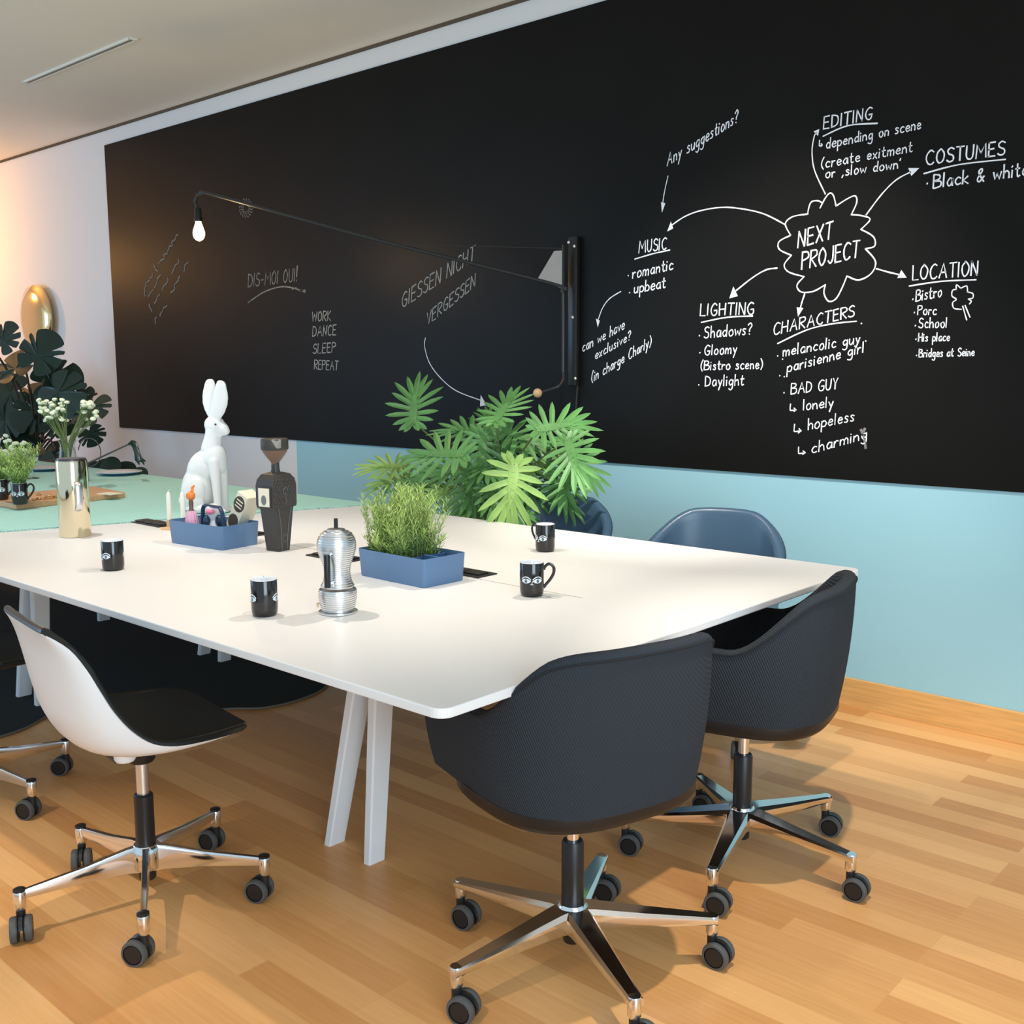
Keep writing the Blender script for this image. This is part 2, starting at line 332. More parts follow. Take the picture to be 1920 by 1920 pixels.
def glyph_words(text, p0, p1, h, jit=.02):          # the strokes of a line of handwriting, word by word
    adv = []; x = 0
    for ch in text: adv.append(x); x += FONT[ch][0]+.14
    x -= .14; P0, P1 = Vector(p0), Vector(p1); d = (P1-P0)/x; upv = Vector((.06*h, -h)); out = [['', []]]
    for ch, ax in zip(text, adv):
        if ch == ' ': out.append(['', []]); continue
        out[-1][0] += ch
        for st in FONT[ch][1].split('|'):
            if not st: continue
            sm = st[0] == '~'; pts = [tuple(map(float, q.split(','))) for q in st.lstrip('~').split()]
            pts = [(q[0]+rnd.uniform(-jit, jit), q[1]+rnd.uniform(-jit, jit)) for q in pts]
            P = [P0+d*(ax+q[0])+upv*q[1] for q in pts]
            out[-1][1].append(cr_spline(P, 4) if sm else P)
    return out
def chalk(name, strokes, wpx=2.3, m='chalk', tris=(), label=None):      # strokes as flat ribbons lying on the board
    mb = MB(); YB = WY-.0103
    for st in strokes:
        P = [aty(p[0], p[1], YB) for p in st]; n = len(P); L_, R_ = [], []
        wd = wpx*.5*(P[0]-Vector((0, 0, CH))).dot(CF)/F
        if n == 2: P.insert(1, (P[0]+P[1])/2); n = 3
        for i in range(n):
            t = P[min(n-1, i+1)]-P[max(0, i-1)]
            if t.length < 1e-7: t = Vector((1, 0, 0))
            t.normalize(); nn = Vector((t.z, 0, -t.x)); k = wd*rnd.uniform(.8, 1.15)
            e = t*wd*.6*(-1 if i == 0 else 1 if i == n-1 else 0)
            L_.append(P[i]+e+nn*k); R_.append(P[i]+e-nn*k)
        mb.grid([L_, R_])
    for t in tris: mb.add([aty(p[0], p[1], YB) for p in t], [tuple(range(len(t)))])
    mb.xf(Matrix.Translation((0, -WY, 0)))
    return tag(mb.obj(name, m, bb, smooth=0), label)
def Q(s, ox, oy, pts): return [(ox+x/s, oy+y/s) for x, y in pts]
S2 = lambda pts: [Vector((p[0], p[1])) for p in pts]
def note(name, lines, label, m='chalk', w_=2.2, extra=(), tris=()):
    for t, p0, p1, h in lines:
        for wd, st in glyph_words(t, p0, p1, h):
            if t == '.': chalk('chalk_dot', st, w_, m)
            elif st: chalk('chalk_word' if name == 'chalk_note' else name, st, w_, m, (), 'chalk word '+wd.lstrip('*>') if wd.strip('*>') else 'small hooked chalk arrow')
    st = [cr_spline(S2(e), 5) for e in extra]
    if st or tris: chalk('chalk_underline' if lines else name, st, w_, m, tris, None if lines else label)
z4 = lambda *p: Q(4, 1440, 180, p); z3 = lambda *p: Q(4.571, 1060, 180, p); z5 = lambda *p: Q(4.571, 1060, 540, p)
z6 = lambda *p: Q(4.364, 1420, 540, p); zg = lambda *p: Q(4, 680, 400, p); zl = lambda *p: Q(4, 200, 330, p); zs = lambda *p: Q(10.1, 240, 430, p)
note('chalk_heading', [('EDITING', (1544, 242), (1636, 223), 23)], 'chalk heading EDITING, underlined', w_=2.6, extra=[z4((413, 302), (600, 222), (820, 205))])
note('chalk_note', [('>', (1536, 275), (1543, 274), 16), ('depending on scene', (1549, 279), (1727, 241), 19), ('(create exitment', (1540, 316), (1711, 284), 19), ("or ,slow down'", (1548, 334), (1690, 315), 18)], 'chalk lines under EDITING')
note('chalk_heading', [('COSTUMES', (1736, 309), (1884, 290), 26)], 'chalk heading COSTUMES, underlined', w_=2.8, extra=[z4((1170, 582), (1430, 515), (1780, 475))])
note('chalk_note', [('.', (1738, 345), (1741, 345), 22), ('Black & white', (1750, 353), (1928, 328), 25)], 'chalk line Black & white under COSTUMES', w_=2.8)
note('chalk_heading', [('NEXT', (1496, 465), (1561, 446), 31), ('PROJECT', (1503, 505), (1611, 482), 32)], 'chalk words NEXT PROJECT in the cloud', w_=2.9)
note('chalk_heading', [('LOCATION', (1711, 525), (1834, 516), 27)], 'chalk heading LOCATION, underlined', w_=2.6, extra=[z4((1060, 1425), (1300, 1390), (1560, 1378))])
note('chalk_note', [('*Bistro', (1711, 566), (1766, 556), 21), ('*Porc', (1714, 590), (1756, 590), 17), ('*School', (1716, 615), (1776, 614), 18), ('*His place', (1717, 640), (1781, 639), 15), ('*Bridges at Seine', (1718, 670), (1827, 667), 15)], 'chalk list under LOCATION', w_=2.1)
note('chalk_tree', [], 'small chalk drawing of a tree', w_=2.3, extra=[z4((1450, 1600), (1395, 1592), (1385, 1550), (1412, 1525), (1380, 1500), (1384, 1458), (1412, 1450)), z4((1412, 1450), (1414, 1416), (1446, 1442)), z4((1446, 1442), (1490, 1425), (1496, 1470)), z4((1496, 1470), (1536, 1482), (1535, 1515), (1502, 1522)), z4((1505, 1525), (1525, 1540), (1510, 1560)), z4((1460, 1575), (1490, 1680)), z4((1478, 1570), (1515, 1660))])
cl = [[(300, 885), (185, 905), (130, 960), (170, 1045)], [(170, 1045), (85, 1090), (85, 1150), (175, 1195)], [(175, 1195), (122, 1265), (155, 1320), (270, 1355)], [(270, 1355), (217, 1420), (250, 1470), (340, 1465), (430, 1415)], [(430, 1415), (420, 1480), (455, 1540), (510, 1520), (555, 1440), (592, 1350)], [(592, 1350), (680, 1380), (775, 1330), (806, 1240), (730, 1145)], [(730, 1145), (800, 1125), (790, 1055), (697, 1000)], [(697, 1000), (766, 925), (700, 897), (625, 890)], [(625, 890), (665, 800), (655, 750), (600, 768), (510, 825)], [(510, 825), (492, 750), (465, 728), (430, 765), (390, 840)], [(405, 800), (370, 785), (320, 800), (296, 885)]]
note('chalk_cloud', [], 'wavy chalk cloud round NEXT PROJECT', w_=2.6, extra=[z4(*c) for c in cl])
def arrow(pts, head, label, m='chalk', w_=2.4): note('chalk_arrow', [], label, m, w_, [pts], [head])
arrow(z4((430, 735), (350, 560), (330, 420), (345, 310), (362, 275)), z4((385, 248), (342, 265), (375, 300)), 'chalk arrow from the cloud to EDITING')
arrow(z4((737, 890), (850, 740), (960, 630), (1070, 570)), z4((1135, 540), (1052, 540), (1075, 600)), 'chalk arrow from the cloud to COSTUMES', w_=2.6)
arrow(z4((812, 1295), (900, 1320), (985, 1340)), z4((1040, 1362), (1000, 1305), (970, 1365)), 'chalk arrow from the cloud to LOCATION', w_=2.8)
arrow(z4((275, 1485), (255, 1545), (240, 1600)), z4((225, 1655), (215, 1585), (265, 1590)), 'chalk arrow from the cloud to CHARACTERS', w_=2.8)
arrow(z3((1880, 1100), (1700, 1010), (1500, 965), (1330, 955), (1150, 985), (1020, 1035), (915, 1105)), z3((872, 1162), (905, 1075), (925, 1135)), 'chalk arrow from the cloud to MUSIC', w_=2.6)
arrow(z3((1815, 1475), (1720, 1490), (1600, 1560), (1455, 1675)), z3((1405, 1735), (1440, 1632), (1478, 1715)), 'chalk arrow from the cloud to LIGHTING', w_=2.8)
arrow(z3((880, 685), (850, 820), (833, 930)), z3((828, 1000), (820, 910), (857, 920)), 'chalk arrow under Any suggestions', w_=1.8)
arrow(z5((475, 30), (380, 90), (320, 170), (280, 275)), z5((278, 338), (262, 262), (295, 280)), 'chalk arrow under upbeat', w_=2)
note('chalk_note', [('Any suggestions?', (1251, 311), (1384, 228), 23)], 'slanting chalk line Any suggestions?')
note('chalk_heading', [('MUSIC', (1198, 474), (1250, 467), 22)], 'chalk heading MUSIC, underlined', w_=2.4, extra=[z3((595, 1398), (750, 1352), (895, 1320))])
note('chalk_note', [('.', (1178, 517), (1181, 517), 18), ('romantic', (1186, 522), (1262, 505), 20), ('.', (1180, 549), (1183, 549), 18), ('upbeat', (1189, 550), (1248, 539), 20)], 'chalk list under MUSIC', w_=2.4)
note('chalk_note', [('can we have', (1092, 660), (1171, 616), 19), ('exclusive?', (1116, 674), (1183, 636), 17), ('(in charge Charly)', (1109, 717), (1221, 648), 19)], 'slanting chalk lines left of LIGHTING', w_=1.9)
note('chalk_heading', [('LIGHTING', (1313, 592), (1414, 589), 22)], 'chalk heading LIGHTING, underlined', w_=2.5, extra=[z5((1165, 295), (1380, 252), (1605, 240))])
note('chalk_note', [('.', (1311, 630), (1314, 630), 18), ('Shadows?', (1320, 634), (1410, 627), 21), ('.', (1312, 662), (1315, 662), 18), ('Gloomy', (1321, 666), (1382, 662), 18), ('(Bistro scene)', (1314, 694), (1430, 691), 17), ('.', (1310, 722), (1313, 722), 18), ('Daylight', (1322, 724), (1395, 722), 19)], 'chalk list under LIGHTING', w_=2.3)
note('chalk_heading', [('CHARACTERS', (1450, 628), (1602, 593), 21)], 'chalk heading CHARACTERS, underlined', w_=2.4, extra=[z6((165, 455), (400, 345), (600, 295), (810, 272))])
note('chalk_note', [('.', (1458, 668), (1461, 668), 16), ('melancolic guy', (1468, 668), (1613, 643), 19), ('.', (1467, 674), (1470, 674), 16), ('.', (1615, 607), (1618, 607), 18), ('.', (1623, 640), (1626, 640), 18), ('.', (1462, 705), (1465, 705), 14), ('.', (1470, 707), (1473, 707), 16), ('parisienne girl', (1476, 698), (1620, 660), 19), ('.', (1470, 737), (1473, 737), 16), ('BAD GUY', (1483, 739), (1571, 729), 20), ('>', (1481, 771), (1497, 771), 18), ('lonely', (1506, 769), (1563, 763), 19), ('>', (1489, 812), (1506, 810), 22), ('hopeless', (1515, 806), (1602, 789), 20), ('>', (1497, 853), (1514, 851), 20), ('charming', (1522, 850), (1626, 822), 20)], 'chalk list under CHARACTERS', w_=2.3)
note('chalk_smudge', [], 'grey smear over the end of charming', 'chalk_dim', 5, extra=[z6((848, 1160), (872, 1225), (886, 1310)), z6((880, 1150), (868, 1180))])
note('chalk_note', [('GIESSEN NICHT', (753, 578), (890, 487), 28), ('VERGESSEN', (800, 611), (891, 536), 24)], 'faded chalk words GIESSEN NICHT VERGESSEN', 'chalk_mid', 2.2)
arrow(zg((470, 935), (465, 1000), (500, 1120), (580, 1230), (700, 1330), (885, 1402)), zg((930, 1438), (885, 1362), (880, 1448)), 'long chalk arrow pointing down at the plant', w_=1.8)
note('chalk_note', [('DIS-MOI OUI!', (465, 538), (558, 527), 24)], 'faded chalk words DIS-MOI OUI!', 'chalk_dim', 2.4, extra=[zl((1060, 950), (1180, 870), (1300, 832), (1390, 838), (1490, 870)), zl((1390, 850), (1420, 840), (1450, 860), (1490, 855))])
note('chalk_note', [('WORK', (585, 603), (620, 601), 18), ('DANCE', (586, 631), (630, 628), 19), ('SLEEP', (587, 663), (629, 660), 18), ('REPEAT', (589, 692), (634, 694), 17)], 'faded chalk list WORK DANCE SLEEP REPEAT', 'chalk_mid', 1.9)
sb = []
for k in range(16):
    a = 2*PI*k/16; sb.append([(461+5*math.cos(a), 390+7*math.sin(a)), (461+11*math.cos(a+.2), 390+15*math.sin(a+.2)), (461+13*math.cos(a), 390+18*math.sin(a))])
note('chalk_scribble', [], 'faint chalk sunburst above the lamp arm', 'chalk_dim', 1.5, extra=sb)
scr = []
for (a, b) in [((600, 660), (950, 90)), ((370, 1000), (470, 840)), ((500, 1100), (620, 850)), ((650, 1160), (750, 920)), ((830, 850), (970, 560)), ((1040, 800), (1120, 640)), ((820, 1200), (1000, 880)), ((400, 1290), (460, 1150)), ((520, 1400), (590, 1230)), ((600, 1640), (710, 1450)), ((500, 1800), (540, 1660)), ((330, 1250), (315, 1020)), ((440, 1550), (390, 1410)), ((540, 790), (500, 670))]:
    n = max(3, int(math.hypot(a[0]-b[0], a[1]-b[1])/45)); scr.append(zs(*[(a[0]+(b[0]-a[0])*i/n+rnd.uniform(-28, 28), a[1]+(b[1]-a[1])*i/n+rnd.uniform(-14, 14)) for i in range(n+1)]))
note('chalk_scribble', [], 'faint rubbed-out slanting handwriting by the bulb', 'chalk_dim', 2.8, extra=scr)

# ------------------------------------------------------------------ tables, cloth, rug
TX0, TX1, TY0, TY1, TZ = -5.0, -1.331, 1.287, 3.082, .74
YC = 2.195
tb = thing('conference_table', 'big white conference table with splayed white legs', 'table', (-3.165, 2.185, 0))
T = Matrix.Translation((3.165, -2.185, 0))
MB().prism(rrect(TX0, TY0, TX1, TY1, .03), TZ-.020, TZ, .003).xf(T).obj('tabletop', 'white', tb, smooth=0)
MB().box((-4.9, YC-.001, TZ-.001), (-1.72, YC+.001, TZ+.0004)).xf(T).obj('seam_line', 'slot', tb, smooth=0)
def leg_mb(x0, x1, y, wx0, wy0, wx1, wy1, z0=0):
    m = MB(); rows = []
    for x, wx, wy, z in ((x0, wx0, wy0, z0), (x1, wx1, wy1, .70)):
        rows.append([Vector((x+sx*wx/2, y+sy*wy/2, z)) for sx, sy in ((-.75, -1), (.75, -1), (1, -.85), (1, .85), (.75, 1), (-.75, 1), (-1, .85), (-1, -.85))])
    m.grid(rows, closed_u=True); m.f += [tuple(range(8))[::-1], tuple(range(8, 16))]; m.m += [0, 0]
    return m
for xc in (-2.08, -4.13):
    for yc in (1.80, 2.65):
        leg_mb(xc-.232, xc-.045, yc, .027, .058, .034, .074, .0065 if xc < -3 else 0).xf(T).obj('leg', 'white_metal', tb, smooth=0)
        leg_mb(xc-.058, xc+.005, yc, .027, .058, .034, .074, .0065 if xc < -3 else 0).xf(T).obj('leg', 'white_metal', tb, smooth=0)
        MB().box((xc-.11, yc-.06, .695), (xc+.06, yc+.06, .722), .004).xf(T).obj('leg_mount', 'white_metal', tb, smooth=0)
MB().box((-4.7, YC-.13, .67), (-1.7, YC+.13, .715), .01).xf(T).obj('cable_tray', 'slot', tb, smooth=0)
for x0, x1, y0, y1 in ((-3.97, -3.745, 2.10, 2.195), (-3.46, -3.27, 2.205, 2.295), (-2.81, -2.60, 2.10, 2.19), (-2.345, -2.115, 2.2, 2.285)):
    fl = MB().box((x0, y0, TZ), (x1, y1, TZ+.004), .0015).xf(T).obj('power_flap', 'flap', tb, smooth=0)
    m = MB(); n = 3
    for k in range(n):
        a = x0+.012+(x1-x0-.024)*k/n; m.box((a+.003, y0+.016, TZ+.004), (a+(x1-x0-.024)/n-.003, y1-.022, TZ+.0095), .003)
    m.xf(T).obj('socket_cover', 'flap', fl, smooth=30)
t2 = thing('dining_table', 'second table at the far left, hidden under the mint tablecloth', 'table', (-6.2, 2.185, 0))
MB().prism(rrect(-1.19, TY0-2.185, 1.19, TY1-2.185, .03), TZ-.02, TZ, .003).obj('tabletop', 'white', t2, smooth=0)
for x in (-.9, .9):
    for y in (-.37, .48): leg_mb(x-.07, x, y, .03, .062, .036, .078, .0065).obj('leg', 'white_metal', t2, smooth=0)
def cloth():
    m = MB(); N = 60; M_ = 40; top = []
    ys = [1.262, 1.27]+[1.287+(3.10-1.287)*j/M_ for j in range(M_+1)]+[3.118, 3.125]
    def xe(y): return -4.1+(y-1.646)*.322
    rows = []
    for y in ys:
        z = TZ+.0015
        if y < 1.28: z = TZ-.14 if y < 1.265 else TZ-.02
        if y > 3.105: z = TZ-.14 if y > 3.12 else TZ-.015
        row = []
        for i in range(N+1):
            x = -7.45+(xe(y)+7.45)*i/N; row.append(Vector((x, y, z)))
        rows.append(row)
    up = [[p+Vector((0, 0, .004)) for p in r] for r in rows]
    m.grid(up); m.grid(rows, flip=True); nu = N+1
    m.grid([[r[-1] for r in up], [r[-1] for r in rows]], flip=True)
    return m, xe
cm, xe = cloth()
ck = thing('tablecloth', 'mint green woven tablecloth with a fringed edge over the left tables', 'tablecloth', (-5.6, 2.2, TZ))
T3 = Matrix.Translation((5.6, -2.2, -TZ))
cm.xf(T3).obj('cloth', 'mint', ck, smooth=30)
fr = MB(); y = 1.30
while y < 3.10:
    x = xe(y); fr.tube([(x-.002, y, TZ+.004), (x+.008, y+rnd.uniform(-.003, .003), TZ+.0025), (x+.016, y+rnd.uniform(-.006, .006), TZ+.0015)], .0013, 4); y += .012
fr.xf(T3).obj('fringe', 'mint', ck, smooth=0)
rg_pts = cr_spline([(-3.931, 1.40), (-3.93, 1.54), (-3.95, 1.62), (-3.99, 1.69), (-4.04, 1.765), (-4.08, 1.86), (-4.0, 1.99), (-3.80, 2.08), (-3.64, 2.19), (-3.553, 2.285), (-3.478, 2.36), (-3.450, 2.471), (-3.461, 2.585), (-3.498, 2.688), (-3.60, 2.85), (-3.62, 3.1), (-3.7, 3.17), (-4.4, 3.2), (-5.6, 3.2), (-6.8, 3.15), (-7.3, 2.6), (-7.3, 1.5), (-5.2, .95), (-4.3, .95), (-4.0, 1.2)], 6, True)
rg = thing('rug', 'black rug with a wavy thin-bound edge on the floor under the table', 'rug', (-5.0, 2.3, 0))
T4 = Matrix.Translation((5.0, -2.3, 0))
MB().prism([(p.x, p.y) for p in rg_pts], .0005, .006).xf(T4).obj('pile', 'rug', rg, smooth=0)
MB().tube([(p.x, p.y, .005) for p in rg_pts], .0045, 6, closed=True).xf(T4).obj('binding', 'rug_edge', rg)

# ------------------------------------------------------------------ chairs
def caster(parent, x, y, ztop, ang, rw=.030, cap='alu'):
    e = bpy.data.objects.new('caster', None); COL.objects.link(e); e.parent = parent; e.location = (x, y, 0); e.rotation_euler = (0, 0, ang); e.empty_display_size = .03
    off = .017
    for s in (-1, 1):
        m = MB(); prof = [(.0, .0), (rw*.70, .0), (rw*.74, .002), (rw*.82, .002), (rw*.95, .003), (rw, .006), (rw, .017), (rw*.9, .020), (0, .020)]
        m.lathe(prof, 28)
        tr = MB().lathe([(rw*.80, -.0008), (rw*.96, -.0004), (rw+.0012, .004), (rw+.0012, .013), (rw*.98, .016)], 28, cap0=False, cap1=False)
        R = Matrix.Translation((s*.0245, -off, rw)) @ Matrix.Rotation(-s*PI/2, 4, 'Y')
        m.xf(R); tr.xf(R)
        wv = m.obj('wheel', 'black', e); tr.obj('tread', 'tread', e)
    hd = MB(); rows = []
    for k in range(9):
        a = PI*(-.05+.95*k/8); rows.append([(-.0045, -off+(rw+.002)*math.cos(a), rw+(rw+.002)*math.sin(a)), (.0045, -off+(rw+.002)*math.cos(a), rw+(rw+.002)*math.sin(a)), (.0045, -off+.006*math.cos(a), rw+.006*math.sin(a)), (-.0045, -off+.006*math.cos(a), rw+.006*math.sin(a))])
    hd.grid([[Vector(p) for p in r] for r in rows], closed_u=True)
    hd.lathe([(.011, rw+.012), (.011, ztop-.028)], 14)
    hd.obj('hood', 'black', e)
    return e
def star_base(parent, R, a0, blade=False, turn=None):
    for k in range(5):
        a = a0-k*2*PI/5; m = MB(); rows = []
        if blade:   # tall thin polished blades
            secs = [(.020, .012, .085, .155), (.05, .0095, .090, .153), (R*.5, .0085, .097, .135), (R-.02, .0075, .098, .120), (R, .0075, .098, .118)]
        else:       # flat tapered arms
            secs = [(.018, .034, .095, .150), (.05, .031, .100, .148), (R*.5, .025, .102, .134), (R-.03, .0175, .100, .120), (R+.006, .0155, .098, .116)]
        for r_, wd, z0, z1 in secs:
            bw = wd*(.8 if not blade else .8); h_ = z1-z0
            rows.append([Vector((r_, s*q, z)) for s, q, z in ((-1, bw, z0), (1, bw, z0), (1, wd, z0+h_*.3), (1, wd, z1-h_*.2), (1, wd*.72, z1), (-1, wd*.72, z1), (-1, wd, z1-h_*.2), (-1, wd, z0+h_*.3))])
        m.grid(rows, closed_u=True, flip=True); n = len(m.v); m.f += [tuple(range(n-8, n))[::-1], tuple(range(8))]; m.m += [0, 0]
        m.lathe([(.0125, .072), (.0145, .076), (.0148, .114), (.013, .118)], 18, (R-.004, 0, 0))
        m.xf(Matrix.Rotation(a, 4, 'Z')); m.obj('base_arm', 'chrome', parent, smooth=35)
        if blade: MB().lathe([(.0145, .1182), (.0145, .123), (.011, .125)], 18, ((R-.004)*math.cos(a), (R-.004)*math.sin(a), 0)).obj('arm_cap', 'black', parent)
        caster(parent, (R-.004)*math.cos(a), (R-.004)*math.sin(a), .11, math.radians(turn[k])-parent.rotation_euler.z if turn else rnd.uniform(0, 6.28))
    MB().lathe([(.032, .092), (.036, .098), (.036, .148), (.030, .156)], 24).obj('base_hub', 'chrome', parent)
    MB().lathe([(.020, .062), (.022, .066), (.022, .092)], 18).obj('hub_plug', 'black', parent)
def tub_chair(name, label, loc, rz, arm0, fab, seam, group, round_top=False, backz=.812):
    t = thing(name, label, 'chair', (*loc, 0), rz, group)
    NS, NV = 72, 16
    HW, BK, FR = .270, -.268, .225              # half width, back, front of the arms at the rim
    path = []
    n_ = 2.9 if not round_top else 2.3
    for i in range(NS+1):                       # left arm front -> round the back -> right arm front
        u = i/NS
        if u < .26: p = (-HW+.012*(1-u/.26), FR*(1-u/.26))
        elif u > .74: p = (HW-.012*((u-.74)/.26), FR*((u-.74)/.26))
        else:
            a = PI+(u-.26)/.48*PI; c, s_ = math.cos(a), math.sin(a)
            p = (HW*math.copysign(abs(c)**(2/n_), c), -BK*math.copysign(abs(s_)**(2/n_), s_))
        path.append(Vector((p[0], p[1], 0)))
    # equalise spacing
    L = [0]
    for i in range(NS): L.append(L[-1]+(path[i+1]-path[i]).length)
    eq = []; k = 0
    for i in range(NS+1):
        d = L[-1]*i/NS
        while k < NS-1 and L[k+1] < d: k += 1
        eq.append(path[k].lerp(path[k+1], (d-L[k])/max(1e-9, L[k+1]-L[k])))
    def top(p):
        y = p.y
        if round_top:
            q = sstep(.10, -.30, y); return .635+(backz-.635)*q-.085*max(0, abs(p.x)/HW-.45)**1.6*q*2
        return .660+(backz-.660)*sstep(-.02, -.262, y)+.012*max(0, (y-.1)/.2)-.02*max(0, abs(p.x)/HW-.8)*sstep(0, -.25, y)*4
    def insetk(v): return .885+.115*(1-(1-min(1, v*1.0))**2.2)
    def pt(p, v, off):
        zt = top(p); z = .463+(zt-.463)*v; k_ = insetk(v)
        q = Vector((p.x*(.78*k_+.22), p.y*k_ if p.y < 0 else p.y*(.5+.5*k_), z))
        n = Vector((p.x/HW**2*1.0, (p.y/BK**2 if p.y < 0 else 0), 0))
        if n.length < 1e-6: n = Vector((1, 0, 0))
        n.normalize(); return q-n*off
    TH = .036
    ring = []
    for i, p in enumerate(eq):
        col = [pt(p, v/NV, 0) for v in range(NV)]
        a, b = pt(p, 1, 0), pt(p, 1, TH)
        for k in range(7):                      # rolled rim
            th = PI*k/6; c = (a+b)/2; col.append(c+(a-b)/2*math.cos(th)+Vector((0, 0, .014*math.sin(th)-.014)))
        col += [pt(p, v/NV, TH+.008*math.sin(PI*v/NV)) for v in range(NV-1, -1, -1)]
        ring.append(col)
    m = MB().grid(ring); nc = len(ring[0])
    m.f += [tuple(range(nc))[::-1], tuple(NS*nc+i for i in range(nc))]; m.m += [0, 0]
    m.obj('tub_shell', fab, t, smooth=60)
    rim = [pt(p, .955, -.0012) for p in eq]
    MB().tube(rim, .0028, 6).obj('piping', seam, t)
    # bottom pan and seat cushion
    def sup(hw, bk, fr, n=3.2, N=56):
        o = []
        for i in range(N):
            a = 2*PI*i/N; c, s_ = math.cos(a), math.sin(a)
            o.append((hw*math.copysign(abs(c)**(2/n), c), (fr if s_ > 0 else bk)*math.copysign(abs(s_)**(2/n), s_)))
        return o
    def stack(outl, levels):
        m = MB(); rows = [[Vector((x*k, y*k, z)) for x, y in outl] for k, z in levels]; m.grid(rows, closed_u=True)
        n = len(m.v); N = len(outl); m.f += [tuple(range(N))[::-1], tuple(range(n-N, n))]; m.m += [0, 0]; return m
    out = sup(.248, -BK*.885, .212, 2.9)
    stack(out, [(.62, .425), (.86, .427), (.96, .433), (1.0, .446), (1.0, .468)]).obj('seat_pan', 'pan', t, smooth=50)
    stack(sup(.215, .190, .215), [(1, .45), (1.0, .470), (.985, .485), (.94, .494), (.8, .498)]).obj('seat_cushion', fab, t, smooth=50)
    star_base(t, .3239, arm0-rz, False, [98, 104, 95, 102, 108] if not round_top else None)
    MB().lathe([(.0245, .150), (.0255, .156), (.0255, .298), (.022, .304)], 24).obj('column_sleeve', 'black', t)
    MB().lathe([(.0145, .30), (.0145, .428)], 20).obj('gas_piston', 'chrome', t)
    return t
A_POS, B_POS = (-1.4188, 1.7652), (-1.3872, 2.4885)
tub_chair('tub_chair', 'dark blue-grey fabric tub chair at the near right corner of the white table', (A_POS[0]+.014, A_POS[1]-.003), math.radians(74), -3.0128, 'fabric', 'fabric_seam', 'fabric tub chairs')
tub_chair('tub_chair', 'dark blue-grey fabric tub chair nearer the teal wall, behind the front tub chair', B_POS, math.radians(104), 2.4954, 'fabric', 'fabric_seam', 'fabric tub chairs')
tub_chair('leather_chair', 'blue leather tub chair by the teal wall, left one beside the plant', (-2.83, 3.36), PI+.30, .4, 'leather', 'leather_seam', 'blue leather chairs', True, .80)
tub_chair('leather_chair', 'blue leather tub chair by the teal wall, right one nearer the table corner', (-2.02, 3.33), PI+.33, -.66, 'leather', 'leather_seam', 'blue leather chairs', True, .815)

def shell_chair(label, loc, rz, arm0, outer, R=.3052, turn=None):
    t = thing('shell_chair', label, 'chair', (*loc, 0), rz, 'shell chairs on castors')
    ctl = [(.218, .446), (.200, .460), (.15, .464), (.07, .455), (-.02, .448), (-.11, .451), (-.170, .474), (-.202, .53), (-.218, .59), (-.230, .655), (-.242, .722), (-.258, .776)]
    rim = [(.216, .448), (.198, .463), (.15, .472), (.08, .476), (.0, .482), (-.055, .500), (-.100, .538), (-.135, .588), (-.160, .64), (-.183, .692), (-.214, .742), (-.255, .778)]
    cen = cr_spline([Vector((0, y, z)) for y, z in ctl], 4); n = len(cen); NV = 28
    edg = cr_spline([Vector((0, y, z)) for y, z in rim], 4)
    hw = cr_spline([Vector((x, 0, 0)) for x in (.105, .175, .212, .230, .235, .232, .228, .222, .215, .205, .192, .150)], 4)
    def P_(i, v):
        a = abs(v)**2.3; return cen[i].lerp(edg[i], a)+Vector((hw[i].x*math.sin(v*PI/2*.98), 0, 0))
    def surf(off):
        rows = []
        for i in range(n):
            row = []
            for j in range(NV+1):
                v = -1+2*j/NV; tu = P_(min(n-1, i+1), v)-P_(max(0, i-1), v); tv = P_(i, min(1, v+.07))-P_(i, max(-1, v-.07))
                nn = tv.cross(tu); nn = nn.normalized() if nn.length > 1e-9 else Vector((0, 0, 1))
                if nn.z*.8+nn.y*.6 < 0: nn = -nn
                row.append(P_(i, v)+nn*off)
            rows.append(row)
        return rows
    o, i_, q = surf(-.004), surf(.0), surf(.014)
    m = MB().grid(o, flip=False).grid(i_, flip=True)
    bd = lambda s: s[0]+[r[-1] for r in s[1:-1]]+s[-1][::-1]+[r[0] for r in s[-2:0:-1]]
    m.grid([bd(o), bd(i_)], closed_u=True, flip=True); m.obj('shell', outer, t, smooth=50)
    sc_ = MB().grid(i_).grid(q, flip=True); sc_.grid([bd(i_), bd(q)], closed_u=True, flip=True); sc_.obj('upholstery', 'fabric_black', t, smooth=50)
    MB().tube(bd(surf(.005)), .0092, 8, closed=True).obj('edge_trim', 'edge_black', t)
    MB().box((-.07, -.09, .408), (.07, .09, .432), .006).lathe([(.03, .375), (.034, .381), (.034, .41)], 20).obj('seat_bracket', 'black', t)
    for sx in (-1, 1): MB().lathe([(.022, .424), (.026, .431), (.026, .451)], 18, (sx*.10, -.075, 0)).obj('shock_mount', outer, t)
    star_base(t, R, arm0-rz, True, turn)
    MB().lathe([(.023, .150), (.024, .156), (.024, .286), (.020, .290)], 24).obj('column_sleeve', 'black', t)
    MB().lathe([(.0155, .285), (.0155, .385)], 20).obj('gas_piston', 'alu', t)
    return t
C_POS = (-2.4062, 1.2716)
shell_chair('white plastic shell chair with black upholstery in the left foreground', C_POS, math.radians(-8), -3.0476, 'shell_white', turn=[58, -72, -66, -60, 64])
shell_chair('black shell chair at the left picture edge, behind the white shell chair', (-3.425, 1.228), -.25, math.atan2(1.526-1.228, -3.40+3.425), 'edge_black', turn=[-50, -62, 40, 100, -30])

